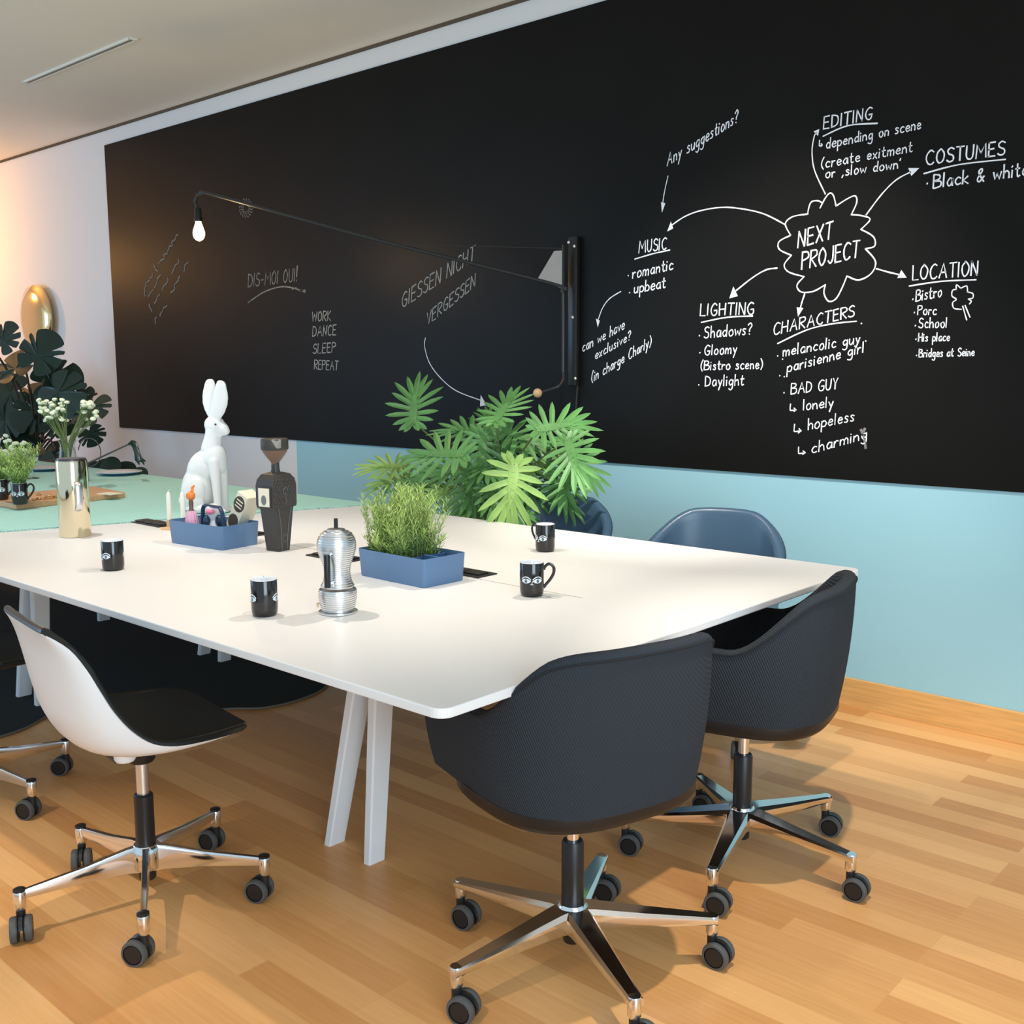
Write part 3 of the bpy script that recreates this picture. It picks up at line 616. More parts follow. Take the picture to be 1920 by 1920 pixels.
# ------------------------------------------------------------------ wall lamp
lp = thing('wall_lamp', 'long-armed black wall lamp with a glowing bare bulb over the blackboard', 'lamp', (-3.19, WY, 1.3))
T5 = Matrix.Translation((3.19, -WY, -1.3))
px0, py0 = -3.175, WY-.06
MB().box((px0-.008, WY-.036, 1.265), (px0+.045, WY-.0115, 1.955), .003).xf(T5).obj('wall_rail', 'lamp_black', lp, smooth=30)
A0 = Vector((px0-.003, WY-.075, 1.29)); A1 = Vector((px0-.003, WY-.075, 1.715)); BT = Vector((-5.036, 3.174, 2.262))
dr = (BT-A1); hd_ = Vector((dr.x, dr.y, 0)).normalized()
arm = cr_spline([A0+Vector((0, 0, .04)), A0+Vector((0, 0, .12)), A1-Vector((0, 0, .06)), A1+Vector((0, 0, -.01))+hd_*.008, A1+hd_*.07+Vector((0, 0, .03)), A1.lerp(BT, .5), BT-hd_*.08+Vector((0, 0, -.0))+Vector((0, 0, -.012)), BT, BT+hd_*.035+Vector((0, 0, -.006)), BT+hd_*.05+Vector((0, 0, -.035))], 8)
MB().tube(arm, .0085, 10).xf(T5).obj('swing_arm', 'lamp_steel', lp)
han = aty(1008, 737, WY-.17)
MB().tube(cr_spline([A0+Vector((0, 0, .04)), A0+Vector((0, 0, .0)), A0+hd_*.03+Vector((0, 0, -.03)), han], 6), .0075, 8).xf(T5).obj('handle_rod', 'lamp_steel', lp)
MB().ell(han, (.022, .022, .022)).xf(T5).obj('handle_ball', 'wood_pale', lp)
hp = [A1+Vector((0, 0, .0)), A1+hd_*.13+Vector((0, 0, .045)), A1+hd_*.045+Vector((0, 0, .175)), A1+Vector((0, 0, .175))]
sd = hd_.cross(Vector((0, 0, 1)))*.004
m = MB().add([p+sd for p in hp]+[p-sd for p in hp], [(0, 1, 2, 3), (7, 6, 5, 4), (0, 4, 5, 1), (1, 5, 6, 2), (2, 6, 7, 3), (3, 7, 4, 0)]); m.xf(T5).obj('gusset_plate', 'bracket', lp, smooth=0)
MB().tube([A1+Vector((0, 0, .185)), A1.lerp(BT, .42)+Vector((0, 0, .01))], .0022, 5).xf(T5).obj('stay_wire', 'lamp_steel', lp)
MB().tube([A1+Vector((0, 0, -.05)), A1+Vector((0, 0, .20))], .008, 8).xf(T5).obj('pivot_pin', 'lamp_black', lp)
for (sx, sz) in ((-.004, 1.93), (.03, 1.91), (.022, 1.585), (.04, 1.30)):
    MB().ell((px0+sx, WY-.038, sz), (.007, .005, .008), seg=10).xf(T5).obj('screw', 'screw', lp)
BP = Vector((-5.088, 3.174, 0))
MB().tube([BT+hd_*.05+Vector((0, 0, -.03)), (BP.x, BP.y, 2.19)], .007, 8).lathe([(.014, 2.195), (.018, 2.19), (.019, 2.15), (.022, 2.145), (.022, 2.125)], 16, (BP.x, BP.y, 0)).xf(T5).obj('socket', 'lamp_black', lp)
MB().lathe([(.013, 2.126), (.020, 2.105), (.030, 2.075), (.031, 2.058), (.026, 2.04), (.012, 2.027), (0, 2.024)], 20, (BP.x, BP.y, 0)).xf(T5).obj('bulb', 'bulb', lp)
bl = bpy.data.lights.new('bulb_light', 'POINT'); bl.energy = 7; bl.color = (1, .6, .25); bl.shadow_soft_size = .04
blo = bpy.data.objects.new('bulb_light', bl); COL.objects.link(blo); blo.location = (BP.x, BP.y-.0, 1.985)
cab = cr_spline([Vector((px0+.038, WY-.018, 1.268)), aty(1080, 780, WY-.02), aty(1085, 840, WY-.02), aty(1097, 930, WY-.03), aty(1110, 1050, WY-.03), Vector((-2.98, WY-.035, .02))], 8)
MB().tube(cab, .004, 6).xf(T5).obj('power_cable', 'cable', lp)

# ------------------------------------------------------------------ gold dish on the wall
gd = thing('wall_dish', 'round polished gold dish mirror hanging on the white wall', 'mirror', (-8.74, WY, 1.76))
R90 = Matrix.Rotation(PI/2, 4, 'X')
MB().lathe([(.20, .012), (.262, .045), (.270, .060), (.262, .075), (.20, .100), (.10, .116), (0, .12)], 48).xf(R90).obj('dish', 'gold', gd)
MB().lathe([(.10, .0), (.10, .02)], 24).xf(R90).obj('wall_mount', 'dark_metal', gd)

# ------------------------------------------------------------------ mugs
def make_mug(label, x, y, front, group='eye mugs', z=TZ):
    t = thing('mug', label, 'mug', (x, y, z), front, group); r, h = .033, .093
    MB().lathe([(.027, .0), (.0295, .002), (.0318, .008), (r, .02), (r, h-.003), (r-.0008, h-.001)], 36, cap1=False).obj('cup', 'mug', t, smooth=50)
    MB().lathe([(r-.0007, h-.0012), (r-.0018, h), (r-.003, h-.001), (r-.0032, .012), (.02, .006), (0, .006)], 36, cap0=False).obj('inside', 'mug_in', t, smooth=50)
    P = [Vector((0, q, s_)) for q, s_ in ((r-.001, h-.022), (r+.004, h-.012), (r+.015, h-.006), (r+.026, h-.015), (r+.026, h-.032), (r+.016, h-.050), (r+.005, h-.063), (r-.001, h-.072))]
    MB().tube(cr_spline(P, 5), .0028, 8, flat=1.5).obj('handle', 'mug', t)
    cy = lambda a, zz, e: Vector(((r+e)*math.cos(a), (r+e)*math.sin(a), zz))
    def patch(c, hw_, up, dn, pw, zc, e, name, m, par):      # a lens-shaped print wrapped round the cup
        N = 18; rows = [[], [], []]
        for k in range(N+1):
            q = -1+2*k/N; f = max(0, 1-abs(q)**2)**pw
            for rw, zz in zip(rows, (zc-dn*f, zc, zc+up*f)): rw.append(cy(c+hw_*q, zz, e))
        return MB().grid(rows).obj(name, m, par, smooth=60)
    for bse in (0, PI):
        for s_ in (-1, 1):
            c = bse+s_*.50; zc = .045
            ey = patch(c, (.42), .0066, .0062, .85, zc, .0004, 'eye_print', 'eye', t)
            patch(c, (.125), .0050, .0050, .5, zc, .0007, 'iris', 'iris', ey)
            br = []
            for k in range(13):
                q = -1+2*k/12; br.append(cy(c+.42*q*1.0, zc+.0038+.0078*(1-q*q)+(.0 if q*s_ > 0 else 0), .0005))
            MB().tube(br, .0013, 6, flat=.4).obj('brow_print', 'eye', t)
        n = [cy(bse+a, zz, .0004) for a, zz in ((-.10, .036), (.10, .036))]
        MB().tube([cy(bse-.12, .037, .0004), cy(bse-.05, .0355, .0005), cy(bse, .0365, .0005), cy(bse+.05, .0355, .0005), cy(bse+.12, .037, .0004)], .0011, 5).tube([cy(bse-.02, .0365, .0004), cy(bse+.05, .045, .0004)], .0009, 5).obj('nose_print', 'eye', t)
    return t
D2 = math.radians
make_mug('black eye mug with its handle on the right, nearest the table\'s right end', -1.846, 2.132, D2(-49))
make_mug('black eye mug between moka pot and white shell chair, no handle showing', -2.203, 1.516, D2(55.5))
make_mug('black eye mug left of the blue tray, in front of the brass carafe', -3.063, 1.561, D2(88))
make_mug('black eye mug with its handle on the left, in front of a blue leather chair', -2.267, 2.687, D2(88))
make_mug('black eye mug half hidden behind the green herbs', -2.896, 2.678, D2(60))

# ------------------------------------------------------------------ blue trays
def tray(label, x, y, rz):
    t = thing('tray', label, 'tray', (x, y, TZ), rz, 'blue table trays'); L, W, H = .295, .168, .083
    def rr(k, z): return [Vector((p[0], p[1], z)) for p in rrect(-L/2*k[0], -W/2*k[1], L/2*k[0], W/2*k[1], .012, 4)]
    b = (.965, .95); m = MB()
    m.grid([rr((.955, .93), 0), rr(b, .004), rr((1, 1), H), rr((.988, .98), H), rr((.94, .92), .006)], closed_u=True)
    n = len(m.v); k = len(rr(b, 0)); m.f += [tuple(range(k))[::-1], tuple(range(n-k, n))]; m.m += [0, 0]
    m.obj('tray_body', 'box', t, smooth=30)
    return t, L, W, H
tr1, L_, W_, H_ = tray('blue plastic tray holding painted dolls, beside the black wooden doll', -3.250, 2.036, .10)
hn = MB()                                         # the arched carrying handle along the first tray
hn.tube(cr_spline([Vector((x_, 0, z_)) for x_, z_ in ((-.062, .008), (-.058, .10), (-.052, .126), (-.038, .133), (.028, .133), (.044, .124), (.056, .09), (.072, .008))], 4), .0055, 8, flat=1.6); hn.obj('tray_handle', 'navy', tr1)
MB().box((-.13, -.002, .006), (.13, .002, .050)).obj('divider', 'box_in', tr1, smooth=0)
tr2, _, _, _ = tray('blue plastic tray planted with light green herbs, right of the moka pot', -2.272, 2.080, -.02)
MB().box((.062, -.074, .005), (.068, .074, .075), .002).obj('divider', 'box_in', tr2, smooth=0)
MB().box((.075, -.02, .055), (.135, -.012, .082), .002).obj('divider_clip', 'box_in', tr2, smooth=0)
# herbs
def sprigs(area_fn, n, zb, hmin, hmax, seed, leafm, nl=26, spread=.05, ll=(.014, .028), lw=.0016):
    r = random.Random(seed); st, lf, lf2 = MB(), MB(), MB()
    for k in range(n):
        x, y = area_fn(r); h = r.uniform(hmin, hmax); a = r.uniform(0, 6.28); b = r.uniform(.2, 1)*spread
        P = [Vector((x+b*(t/4)**1.6*math.cos(a), y+b*(t/4)**1.6*math.sin(a), zb+h*(t/4)-.012*(t/4)**3)) for t in range(5)]
        st.tube(P, [.0013, .0012, .001, .0009, .0005], 4)
        for q in range(nl):
            u = .12+.88*(q/nl); i = min(3, int(u*4)); p = P[i].lerp(P[i+1], u*4-i); az = q*2.4+r.uniform(-.4, .4); el = r.uniform(.15, .9)+.5*u
            d = Vector((math.cos(az)*math.cos(el), math.sin(az)*math.cos(el), math.sin(el))); ln = r.uniform(*ll); sd_ = d.cross(Vector((0, 0, 1))).normalized()*lw
            mid = p+d*ln*.5+Vector((0, 0, .001)); tip = p+d*ln-Vector((0, 0, ln*.12)); up = d.cross(sd_).normalized()*lw*.5
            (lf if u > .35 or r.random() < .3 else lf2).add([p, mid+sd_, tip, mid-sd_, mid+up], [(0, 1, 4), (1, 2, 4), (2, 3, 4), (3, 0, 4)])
    return st, lf, lf2
hb = thing('herb_plant', 'bushy light green needle-leaved herbs growing in the right-hand blue tray', 'plant', (-2.272, 2.080, TZ))
MB().box((-.13, -.070, .008), (.058, .070, .055), .006).obj('soil', 'soil', hb)
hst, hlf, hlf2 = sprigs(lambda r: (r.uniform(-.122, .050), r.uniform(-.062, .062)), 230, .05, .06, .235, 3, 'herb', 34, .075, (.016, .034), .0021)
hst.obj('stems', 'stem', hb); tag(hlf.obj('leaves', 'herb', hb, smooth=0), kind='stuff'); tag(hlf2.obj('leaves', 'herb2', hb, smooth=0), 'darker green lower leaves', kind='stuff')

# ------------------------------------------------------------------ moka pot
mk = thing('moka_pot', 'ribbed aluminium moka coffee pot with black handle and knob', 'coffee pot', (-2.086, 1.656, TZ), D2(-45))
ctl = [(.040, .006), (.0445, .022), (.0475, .042), (.0475, .056), (.043, .068), (.036, .082), (.0325, .10), (.0335, .118), (.040, .138), (.0468, .158), (.0488, .174), (.0470, .188), (.041, .200), (.030, .210), (.022, .214)]
cv = cr_spline([Vector((a, b, 0)) for a, b in ctl], 8)
def ribbed(z0, z1, step=.0056):
    pr = []; z = z0
    def R_(z):
        for i in range(len(cv)-1):
            if cv[i].y <= z <= cv[i+1].y: return cv[i].x+(cv[i+1].x-cv[i].x)*(z-cv[i].y)/max(1e-9, cv[i+1].y-cv[i].y)
        return cv[-1].x if z > cv[-1].y else cv[0].x
    while z+step <= z1+1e-6:
        pr += [(R_(z)-.0018, z), (R_(z)-.0018, z+step*.38), (R_(z+step*.5)+.0008, z+step*.5), (R_(z+step*.9)+.0008, z+step*.92)]; z += step
    return pr
MB().lathe([(.0, .0), (.047, .0), (.0495, .002), (.0495, .005), (.041, .007)], 48, cap0=False).obj('base_plate', 'moka', mk)
MB().lathe(ribbed(.006, .066), 48).obj('boiler', 'moka', mk, smooth=25)
MB().lathe(ribbed(.0675, .202), 48).obj('jug', 'moka', mk, smooth=25)
MB().lathe([(.0408, .2015), (.040, .204), (.033, .206), (.0325, .209), (.024, .2105), (.022, .215), (.008, .217), (0, .217)], 40).obj('lid', 'moka', mk, smooth=25)
MB().lathe([(.0048, .214), (.0052, .22), (.0050, .241), (.003, .2425), (0, .2425)], 16).obj('knob', 'black', mk)
MB().tube([(.036, -.012, .156), (.060, -.016, .156)], .005, 8).tube([(.030, -.010, .084), (.060, -.016, .086)], .004, 8).obj('handle_bracket', 'moka', mk)
MB().lathe([(.0075, .078), (.008, .080), (.008, .158), (.0075, .160)], 18, (.064, -.017, 0)).obj('handle', 'black', mk)
MB().tube(cr_spline([Vector((-.040, 0, .186)), Vector((-.052, 0, .196)), Vector((-.060, 0, .206))], 4), [.009]*4+[.008]*4+[.006], 10).obj('spout', 'moka', mk)
MB().lathe([(.0, .0), (.006, 0), (.006, .006), (.003, .008)], 12).xf(Matrix.Translation((.0, -.047, .02)) @ Matrix.Rotation(PI/2, 4, 'X')).obj('safety_valve', 'brass', mk)

# ------------------------------------------------------------------ brass carafe
cf = thing('carafe', 'tall polished brass carafe with a strap handle at the table\'s left end', 'jug', (-3.792, 1.793, TZ), D2(-18))
MB().lathe([(.0535, .0), (.0555, .002), (.0555, .278), (.054, .282), (.052, .282), (.0515, .27), (.0515, .03), (0, .03)], 48).obj('body', 'brass', cf, smooth=50)
MB().lathe([(.050, .268), (.053, .283), (.050, .290), (.0, .291)], 40, cap0=False).obj('lid', 'dark_metal', cf)
P = [(.050, .006, .205), (.066, .010, .203), (.074, .012, .190), (.075, .012, .150), (.072, .011, .118), (.062, .008, .104), (.050, .006, .101)]
MB().tube(cr_spline([Vector(p) for p in P], 5), .004, 8, flat=3.2).obj('handle', 'alu', cf)

# ------------------------------------------------------------------ white hare
def remesh(name, mb, m, parent, vox, sm=6):
    o = mb.obj(name, m, parent); a = o.modifiers.new('r', 'REMESH'); a.mode = 'VOXEL'; a.voxel_size = vox
    b = o.modifiers.new('s', 'SMOOTH'); b.factor = .5; b.iterations = sm
    dg = bpy.context.evaluated_depsgraph_get(); me = bpy.data.meshes.new_from_object(o.evaluated_get(dg)); o.modifiers.clear(); o.data = me
    me.polygons.foreach_set('use_smooth', [True]*len(me.polygons)); return o
hr = thing('hare_figure', 'white sitting hare figure with tall ears on the mint tablecloth', 'figurine', (-3.955, 2.46, TZ+.0055), D2(30))
h = MB()
def chain(pts, n=7):                               # overlapping balls from (x,y,z,r) to the next
    for a, b in zip(pts, pts[1:]):
        for k in range(n+1):
            t = k/n; p = [a[i]+(b[i]-a[i])*t for i in range(4)]; h.ell(p[:3], (p[3],)*3, seg=16)
h.ell((-.045, 0, .105), (.072, .070, .098), (0, .15, 0)).ell((-.025, 0, .185), (.062, .060, .085), (0, .45, 0)).ell((.030, 0, .235), (.055, .052, .065), (0, .3, 0)).ell((.05, 0, .215), (.036, .045, .055))
chain([(.022, 0, .27, .044), (.032, 0, .315, .037), (.038, 0, .35, .036)])
h.ell((.042, 0, .370), (.046, .037, .042), (0, .35, 0)).ell((.072, 0, .358), (.034, .026, .028), (0, .45, 0)).ell((.086, 0, .346), (.023, .020, .019)).ell((.06, 0, .345), (.03, .026, .024))
for s in (-1, 1):
    h.ell((-.045, s*.052, .090), (.055, .028, .075), (0, .25, 0)).ell((-.01, s*.058, .018), (.070, .022, .018)).ell((-.035, s*.054, .05), (.04, .024, .045))
    chain([(.048, s*.030, .22, .027), (.054, s*.032, .13, .020), (.056, s*.032, .06, .0165), (.058, s*.032, .015, .017)]); h.ell((.070, s*.032, .010), (.028, .016, .012))
# ears: one leaning back, one leaning forward
for s, lean in ((1, -.17), (-1, .32)):
    b0 = Vector((.042+.006*s*-1, s*.016, .395))
    ax = Vector((math.sin(lean), s*.12, math.cos(lean))).normalized()
    for k in range(15):
        t = k/14; wd = .013+.026*math.sin(PI*min(1, .10+t*.80))**.8
        h.ell(b0+ax*(.158*t)+Vector((-.010*math.sin(PI*t)*(1 if s > 0 else -1), 0, 0)), (wd, .0095, .016), (0, lean, 0), seg=14)
h.ell((-.112, 0, .045), (.028, .026, .028))
h.ell((0, 0, .006), (.10, .075, .008))
remesh('body', h, 'hare', hr, .0042)
for s in (-1, 1): MB().ell((.062, s*.0325, .376), (.0055, .0035, .0045), seg=10).obj('eye', 'print', hr)

# ------------------------------------------------------------------ black wooden doll
dl = thing('wooden_doll', 'black coffin-shaped wooden doll with cup-shaped head, standing on the table', 'figurine', (-2.966, 2.104, TZ), D2(10))
def rect(cx, wx, wy, z): return [Vector((cx-wx/2, -wy/2, z)), Vector((cx+wx/2, -wy/2, z)), Vector((cx+wx/2, wy/2, z)), Vector((cx-wx/2, wy/2, z))]
def taper(secs, c=0):
    m = MB(); m.grid([rect(c, *s_) for s_ in secs], closed_u=True); n = len(m.v); m.f += [(3, 2, 1, 0), (n-4, n-3, n-2, n-1)]; m.m += [0, 0]; return m
taper([(.058, .050, 0), (.066, .062, .06), (.072, .080, .14), (.074, .088, .152)]).obj('lower_body', 'doll', dl, smooth=0)
taper([(.080, .104, .150), (.082, .108, .160), (.082, .108, .225), (.076, .100, .245), (.060, .075, .262), (.034, .036, .268)]).obj('jacket', 'doll', dl, smooth=0)
sc1 = MB()
for j in range(9):
    for i in range(8):
        y_ = -.047+.0134*i+(.0067 if j % 2 else 0); z_ = .158+.0105*j
        if abs(y_) < .050 and z_ < .247: sc1.ell((.0412-max(0, z_-.225)*.18, y_, z_), (.0022, .0048, .0056), (0, 0, 0), seg=8)
sc1.obj('scales', 'doll', dl)
for s in (-1, 1):
    MB().box((-.03, s*.054-.005, .152), (.03, s*.054+.005, .222), .003).obj('arm_panel', 'doll', dl)
side = MB().box((-.024, -.0602, .156), (.026, -.0588, .218), .001).obj('side_panel', 'cream', dl, smooth=0)
MB().lathe([(.0, 0), (.0115, 0), (.0115, .0012), (0, .0012)], 24, sy=1.45).xf(Matrix.Translation((.001, -.0600, .178)) @ Matrix.Rotation(PI/2, 4, 'X')).obj('oval_print', 'doll_line', side)
ln = MB()
for s in (-1, 1): ln.tube([(.0375, s*.030, .148), (.0345, s*.018, .09), (.0325, s*.014, .05), (.0300, s*.012, .004)], .0012, 5)
ln.tube([(.0330+.0005*0, .010*math.cos(a), .045+.013*math.sin(a)) for a in [2*PI*k/16 for k in range(16)]], .0009, 5, closed=True)
ln.tube([(.0430, .011*math.cos(a), .205+.012*math.sin(a)) for a in [2*PI*k/16 for k in range(13)]], .0011, 5)
ln.tube(cr_spline([Vector((.0425, .004, .20)), Vector((.0425, -.002, .188)), Vector((.0425, .004, .175)), Vector((.042, .0, .16))], 4), .0009, 5)
ln.obj('carved_lines', 'doll_line', dl)
MB().lathe([(.015, .262), (.0165, .268), (.014, .278), (.0135, .300)], 20).obj('neck', 'doll', dl)
MB().lathe([(.013, .292), (.016, .302), (.030, .318), (.043, .336), (.047, .350), (.047, .352)], 36, sx=.85).obj('head', 'wood_brown', dl)
cp = MB(); cp.lathe([(.047, .343), (.0495, .346), (.0495, .378), (.047, .381), (0, .382)], 36, sx=.85, cap0=True); cp.obj('cap', 'doll', dl)
MB().add([(.042, -.012, .379), (.026, -.042, .379), (.040, -.034, .352), (.0445, -.016, .352), (.038, -.024, .349), (.030, -.025, .383)], [(0, 2, 1), (0, 3, 2), (2, 3, 4), (0, 1, 5), (0, 5, 3), (1, 2, 5), (2, 4, 5), (4, 3, 5)]).obj('fold', 'slot', dl, smooth=0)

# ------------------------------------------------------------------ things in and around the first tray
def tl(px, py, z): p = atz(px, py, z); return (p.x, p.y)
for lab, px, py, z0, z1, lean in (('white candle in the wooden holder left of the blue tray', 318, 975, .775, .885, 0), ('white candle behind the pink doll in the blue tray', 344, 978, .775, .890, -.06)):
    p = atz(px, py, z0); t = thing('candle', lab, 'candle', (p.x, p.y, 0), 0, 'white candles')
    MB().lathe([(.0088, z0-.02), (.0090, z0), (.0086, z1-.012), (.006, z1-.004), (.002, z1)], 20).obj('wax', 'wax', t)
    MB().tube([(0, 0, z1-.003), (.001, 0, z1+.004), (.006, .003, z1+.008)], .0012, 6).obj('wick', 'wax', t)
    hl = thing('candle_holder', lab.replace('white candle in the wooden holder', 'tan wooden candle holder').replace('white candle behind', 'tan wooden candle holder behind'), 'candle holder', (p.x, p.y, TZ if z0 < .8 else TZ), 0, 'wooden candle holders')
    MB().lathe([(.034, .0), (.035, .003), (.030, .006), (.012, .008), (.0105, .013)], 28).obj('saucer', 'wood_pale', hl)
    MB().lathe([(.0105, .012), (.0125, .018), (.0125, .036), (.0110, .0365), (.0100, .0365), (.0098, .016)], 20, cap1=False).obj('cup', 'wood_pale', hl)
d2 = thing('small_doll', 'little doll with pink pleated skirt and orange head in the blue tray', 'figurine', (*tl(360, 985, .80), TZ+.0065), .1)
MB().box((-.022, -.018, .0), (.022, .018, .055), .002).obj('base', 'wood_pale', d2, smooth=0)
pm = MB(); rows = []
for r0, z in ((.024, .055), (.021, .075), (.016, .095), (.012, .107)): rows.append([Vector(((r0+(.0022 if i % 2 else 0))*math.cos(2*PI*i/28), (r0+(.0022 if i % 2 else 0))*math.sin(2*PI*i/28), z)) for i in range(28)])
pm.grid(rows, closed_u=True).obj('skirt', 'pink', d2, smooth=0)
MB().lathe([(.010, .105), (.0075, .115), (.0085, .135), (.007, .145)], 16).obj('torso', 'wood_brown', d2)
MB().lathe([(.005, .143), (.014, .150), (.0165, .158), (.0155, .168), (.010, .172), (0, .173)], 20).obj('head', 'orange', d2)
MB().tube(cr_spline([Vector((0, 0, .170)), Vector((.006, .004, .180)), Vector((.006, .004, .190)), Vector((.014, .009, .196))], 5), [.006]*5+[.005]*5+[.004]*5+[.002], 8).obj('tuft', 'orange', d2)
d3 = thing('small_doll', 'little black and white hourglass doll with a rose face in the blue tray', 'figurine', (*tl(400, 986, .80), TZ+.0065), D2(-40))
MB().lathe([(.030, .0), (.031, .03), (.029, .045), (.018, .062), (.012, .074), (.017, .086), (.027, .097), (.030, .112), (.026, .126), (.012, .132), (0, .133)], 32, sy=.8).obj('body', 'paint_white', d3)
MB().ell((.021, -.004, .108), (.012, .018, .012)).obj('face', 'rose', d3)
MB().ell((.024, -.002, .040), (.010, .014, .012)).obj('foot', 'black', d3)
for s in (-1, 1): MB().ell((-.002, s*.021, .070), (.020, .014, .024)).obj('wing', 'navy', d3)
bx = thing('card_box', 'cream card box with dark oval prints leaning in the blue tray', 'box', (*tl(437, 985, .80), TZ+.0150), D2(10))
Rb = Matrix.Rotation(.50, 4, 'Y') @ Matrix.Translation((0, 0, .012))
bx_l = .175
MB().box((-.026, -.034, 0), (.026, .034, bx_l), .002).xf(Rb).obj('carton', 'cream', bx, smooth=0)
for zz, rr_ in ((.135, .026), (.065, .024)):
    MB().lathe([(0, 0), (rr_, 0), (rr_, .0008), (0, .0008)], 24, sy=1.15).xf(Rb @ Matrix.Translation((0, -.0338, zz)) @ Matrix.Rotation(PI/2, 4, 'X')).obj('oval_print', 'print', bx)
st_ = MB()
for k in range(3): st_.box((-.016, -.0355, .122+.012*k), (.016, -.0345, .126+.012*k))
st_.xf(Rb).obj('print_lines', 'cream', bx, smooth=0)

# ------------------------------------------------------------------ on the mint cloth
CZ_ = TZ+.0055
wbd = thing('wooden_board', 'long tan wooden serving board lying on the mint tablecloth', 'board', (-4.86, 2.2, CZ_))
pb = [(-4.655, 1.945), (-4.70, 2.475), (-5.07, 2.50), (-5.06, 1.93)]
MB().prism([(x+4.86, y-2.2) for x, y in pb], 0, .026, .004).obj('plank', 'wood_tan', wbd, smooth=0)
BZ = CZ_+.026
def herb_pot(label, lab2, px, py, seed, n, hmax):
    p = atz(px, py, BZ); make_mug(label, p.x, p.y, D2(-40), 'eye mugs', BZ)
    t = thing('herb_plant', lab2, 'plant', (p.x, p.y, BZ), 0)
    MB().lathe([(.0285, .07), (.0285, .078), (0, .082)], 20).obj('soil', 'soil', t)
    r0 = lambda r: (r.uniform(-.02, .02), r.uniform(-.02, .02))
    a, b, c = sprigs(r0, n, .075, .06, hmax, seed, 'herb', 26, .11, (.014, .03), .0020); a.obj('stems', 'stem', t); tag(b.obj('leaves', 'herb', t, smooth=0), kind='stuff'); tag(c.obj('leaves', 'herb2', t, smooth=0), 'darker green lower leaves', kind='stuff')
herb_pot('black eye mug planted with herbs on the near end of the wooden board', 'soft green herb bush in the mug on the wooden board', 38, 945, 11, 120, .20)
herb_pot('black eye mug planted with herbs at the left picture edge behind the first', 'soft green herb bush at the left picture edge', 2, 937, 12, 90, .17)
for k in range(7):
    px, py = 62+9*k+rnd.uniform(-3, 3), 932+rnd.uniform(-6, 6); p = atz(px, py, BZ)
    t = thing('brass_key_ring', '', 'trinket', (p.x, p.y, BZ), rnd.uniform(0, 3))
    tag(t, 'small shiny brass trinket lying on the tan wooden board', 'trinket', 'brass trinkets on the wooden board')
    MB().tube([(.012*math.cos(a), .010*math.sin(a), .004) for a in [2*PI*i/14 for i in range(14)]], .003, 6, closed=True).tube([(.011, 0, .004), (.045, .004, .004)], .003, 6).obj('ring', 'gold', t)
p = atz(206, 926, BZ); cd = MB().box((-.05, -.035, 0), (.05, .035, .003)).obj('card', 'cream', smooth=0, loc=(p.x, p.y, BZ)); cd.rotation_euler = (0, 0, .2)
tag(cd, 'pale card lying on the right end of the wooden board', 'card')
# glass vase of white flowers
p = atz(113, 926, CZ_)
vs_ = thing('glass_vase', 'tall clear glass vase standing behind the brass carafe', 'vase', (p.x+.0, p.y+.05, BZ))
MB().lathe([(.050, 0), (.052, .004), (.048, .10), (.036, .19), (.034, .215), (.043, .235), (.041, .236), (.0315, .215), (.0335, .19), (.045, .10), (.048, .010), (0, .008)], 36).obj('glass', 'glass', vs_)
fl = thing('flower_bunch', 'bunch of small cream-white flowers on long green stems in the glass vase', 'flowers', (p.x, p.y+.05, BZ))
r = random.Random(5); fs, fh, fl_ = MB(), MB(), MB()
for k in range(64):
    if k % 3: tx, tz = r.uniform(-.125, .02), r.uniform(.33, .44)
    else: tx, tz = r.uniform(.075, .155), r.uniform(.33, .43)
    d = CR*tx; ty = r.uniform(-.05, .05); tip = Vector((d.x+CF.x*ty, d.y+CF.y*ty, tz)); b0 = Vector((r.uniform(-.02, .02), r.uniform(-.02, .02), .03))
    mid = Vector((tip.x*.12+r.uniform(-.01, .01), tip.y*.12+r.uniform(-.01, .01), .21))
    P = cr_spline([b0, mid, tip.lerp(mid, .4)+Vector((0, 0, .0)), tip], 3); fs.tube(P, .0016, 4)
    fh.ell(tip, (.0145, .0145, .009), (r.uniform(-.5, .5), r.uniform(-.5, .5), 0), seg=8)
    for q in range(3):
        pp = P[-3].lerp(P[-1], r.random()); dd = Vector((r.uniform(-1, 1), r.uniform(-1, 1), r.uniform(-.2, .8))).normalized()*.03; s_ = dd.cross(Vector((0, 0, 1))).normalized()*.003
        fl_.add([pp, pp+dd*.5+s_, pp+dd, pp+dd*.5-s_], [(0, 1, 2, 3)])
fs.obj('stems', 'stem', fl); fl_.obj('leaves', 'herb2', fl, smooth=0); tag(fh.obj('blossoms', 'flower', fl), kind='stuff')
fw = thing('flower_bunch', 'small bunch of white blossoms at the left picture edge above the herbs', 'flowers', (*tl(14, 905, CZ_), CZ_))
f2, s2 = MB(), MB()
for k in range(22):
    a = CR*r.uniform(-.05, .12); t_ = Vector((a.x, a.y, r.uniform(.14, .26))); f2.ell(t_, (.016, .016, .010), (r.uniform(-.5, .5), 0, 0), seg=8); s2.tube([(0, 0, .0), t_*.5+Vector((0, 0, .03)), t_], .0014, 4)
s2.obj('stems', 'stem', fw); tag(f2.obj('blossoms', 'flower', fw), kind='stuff')
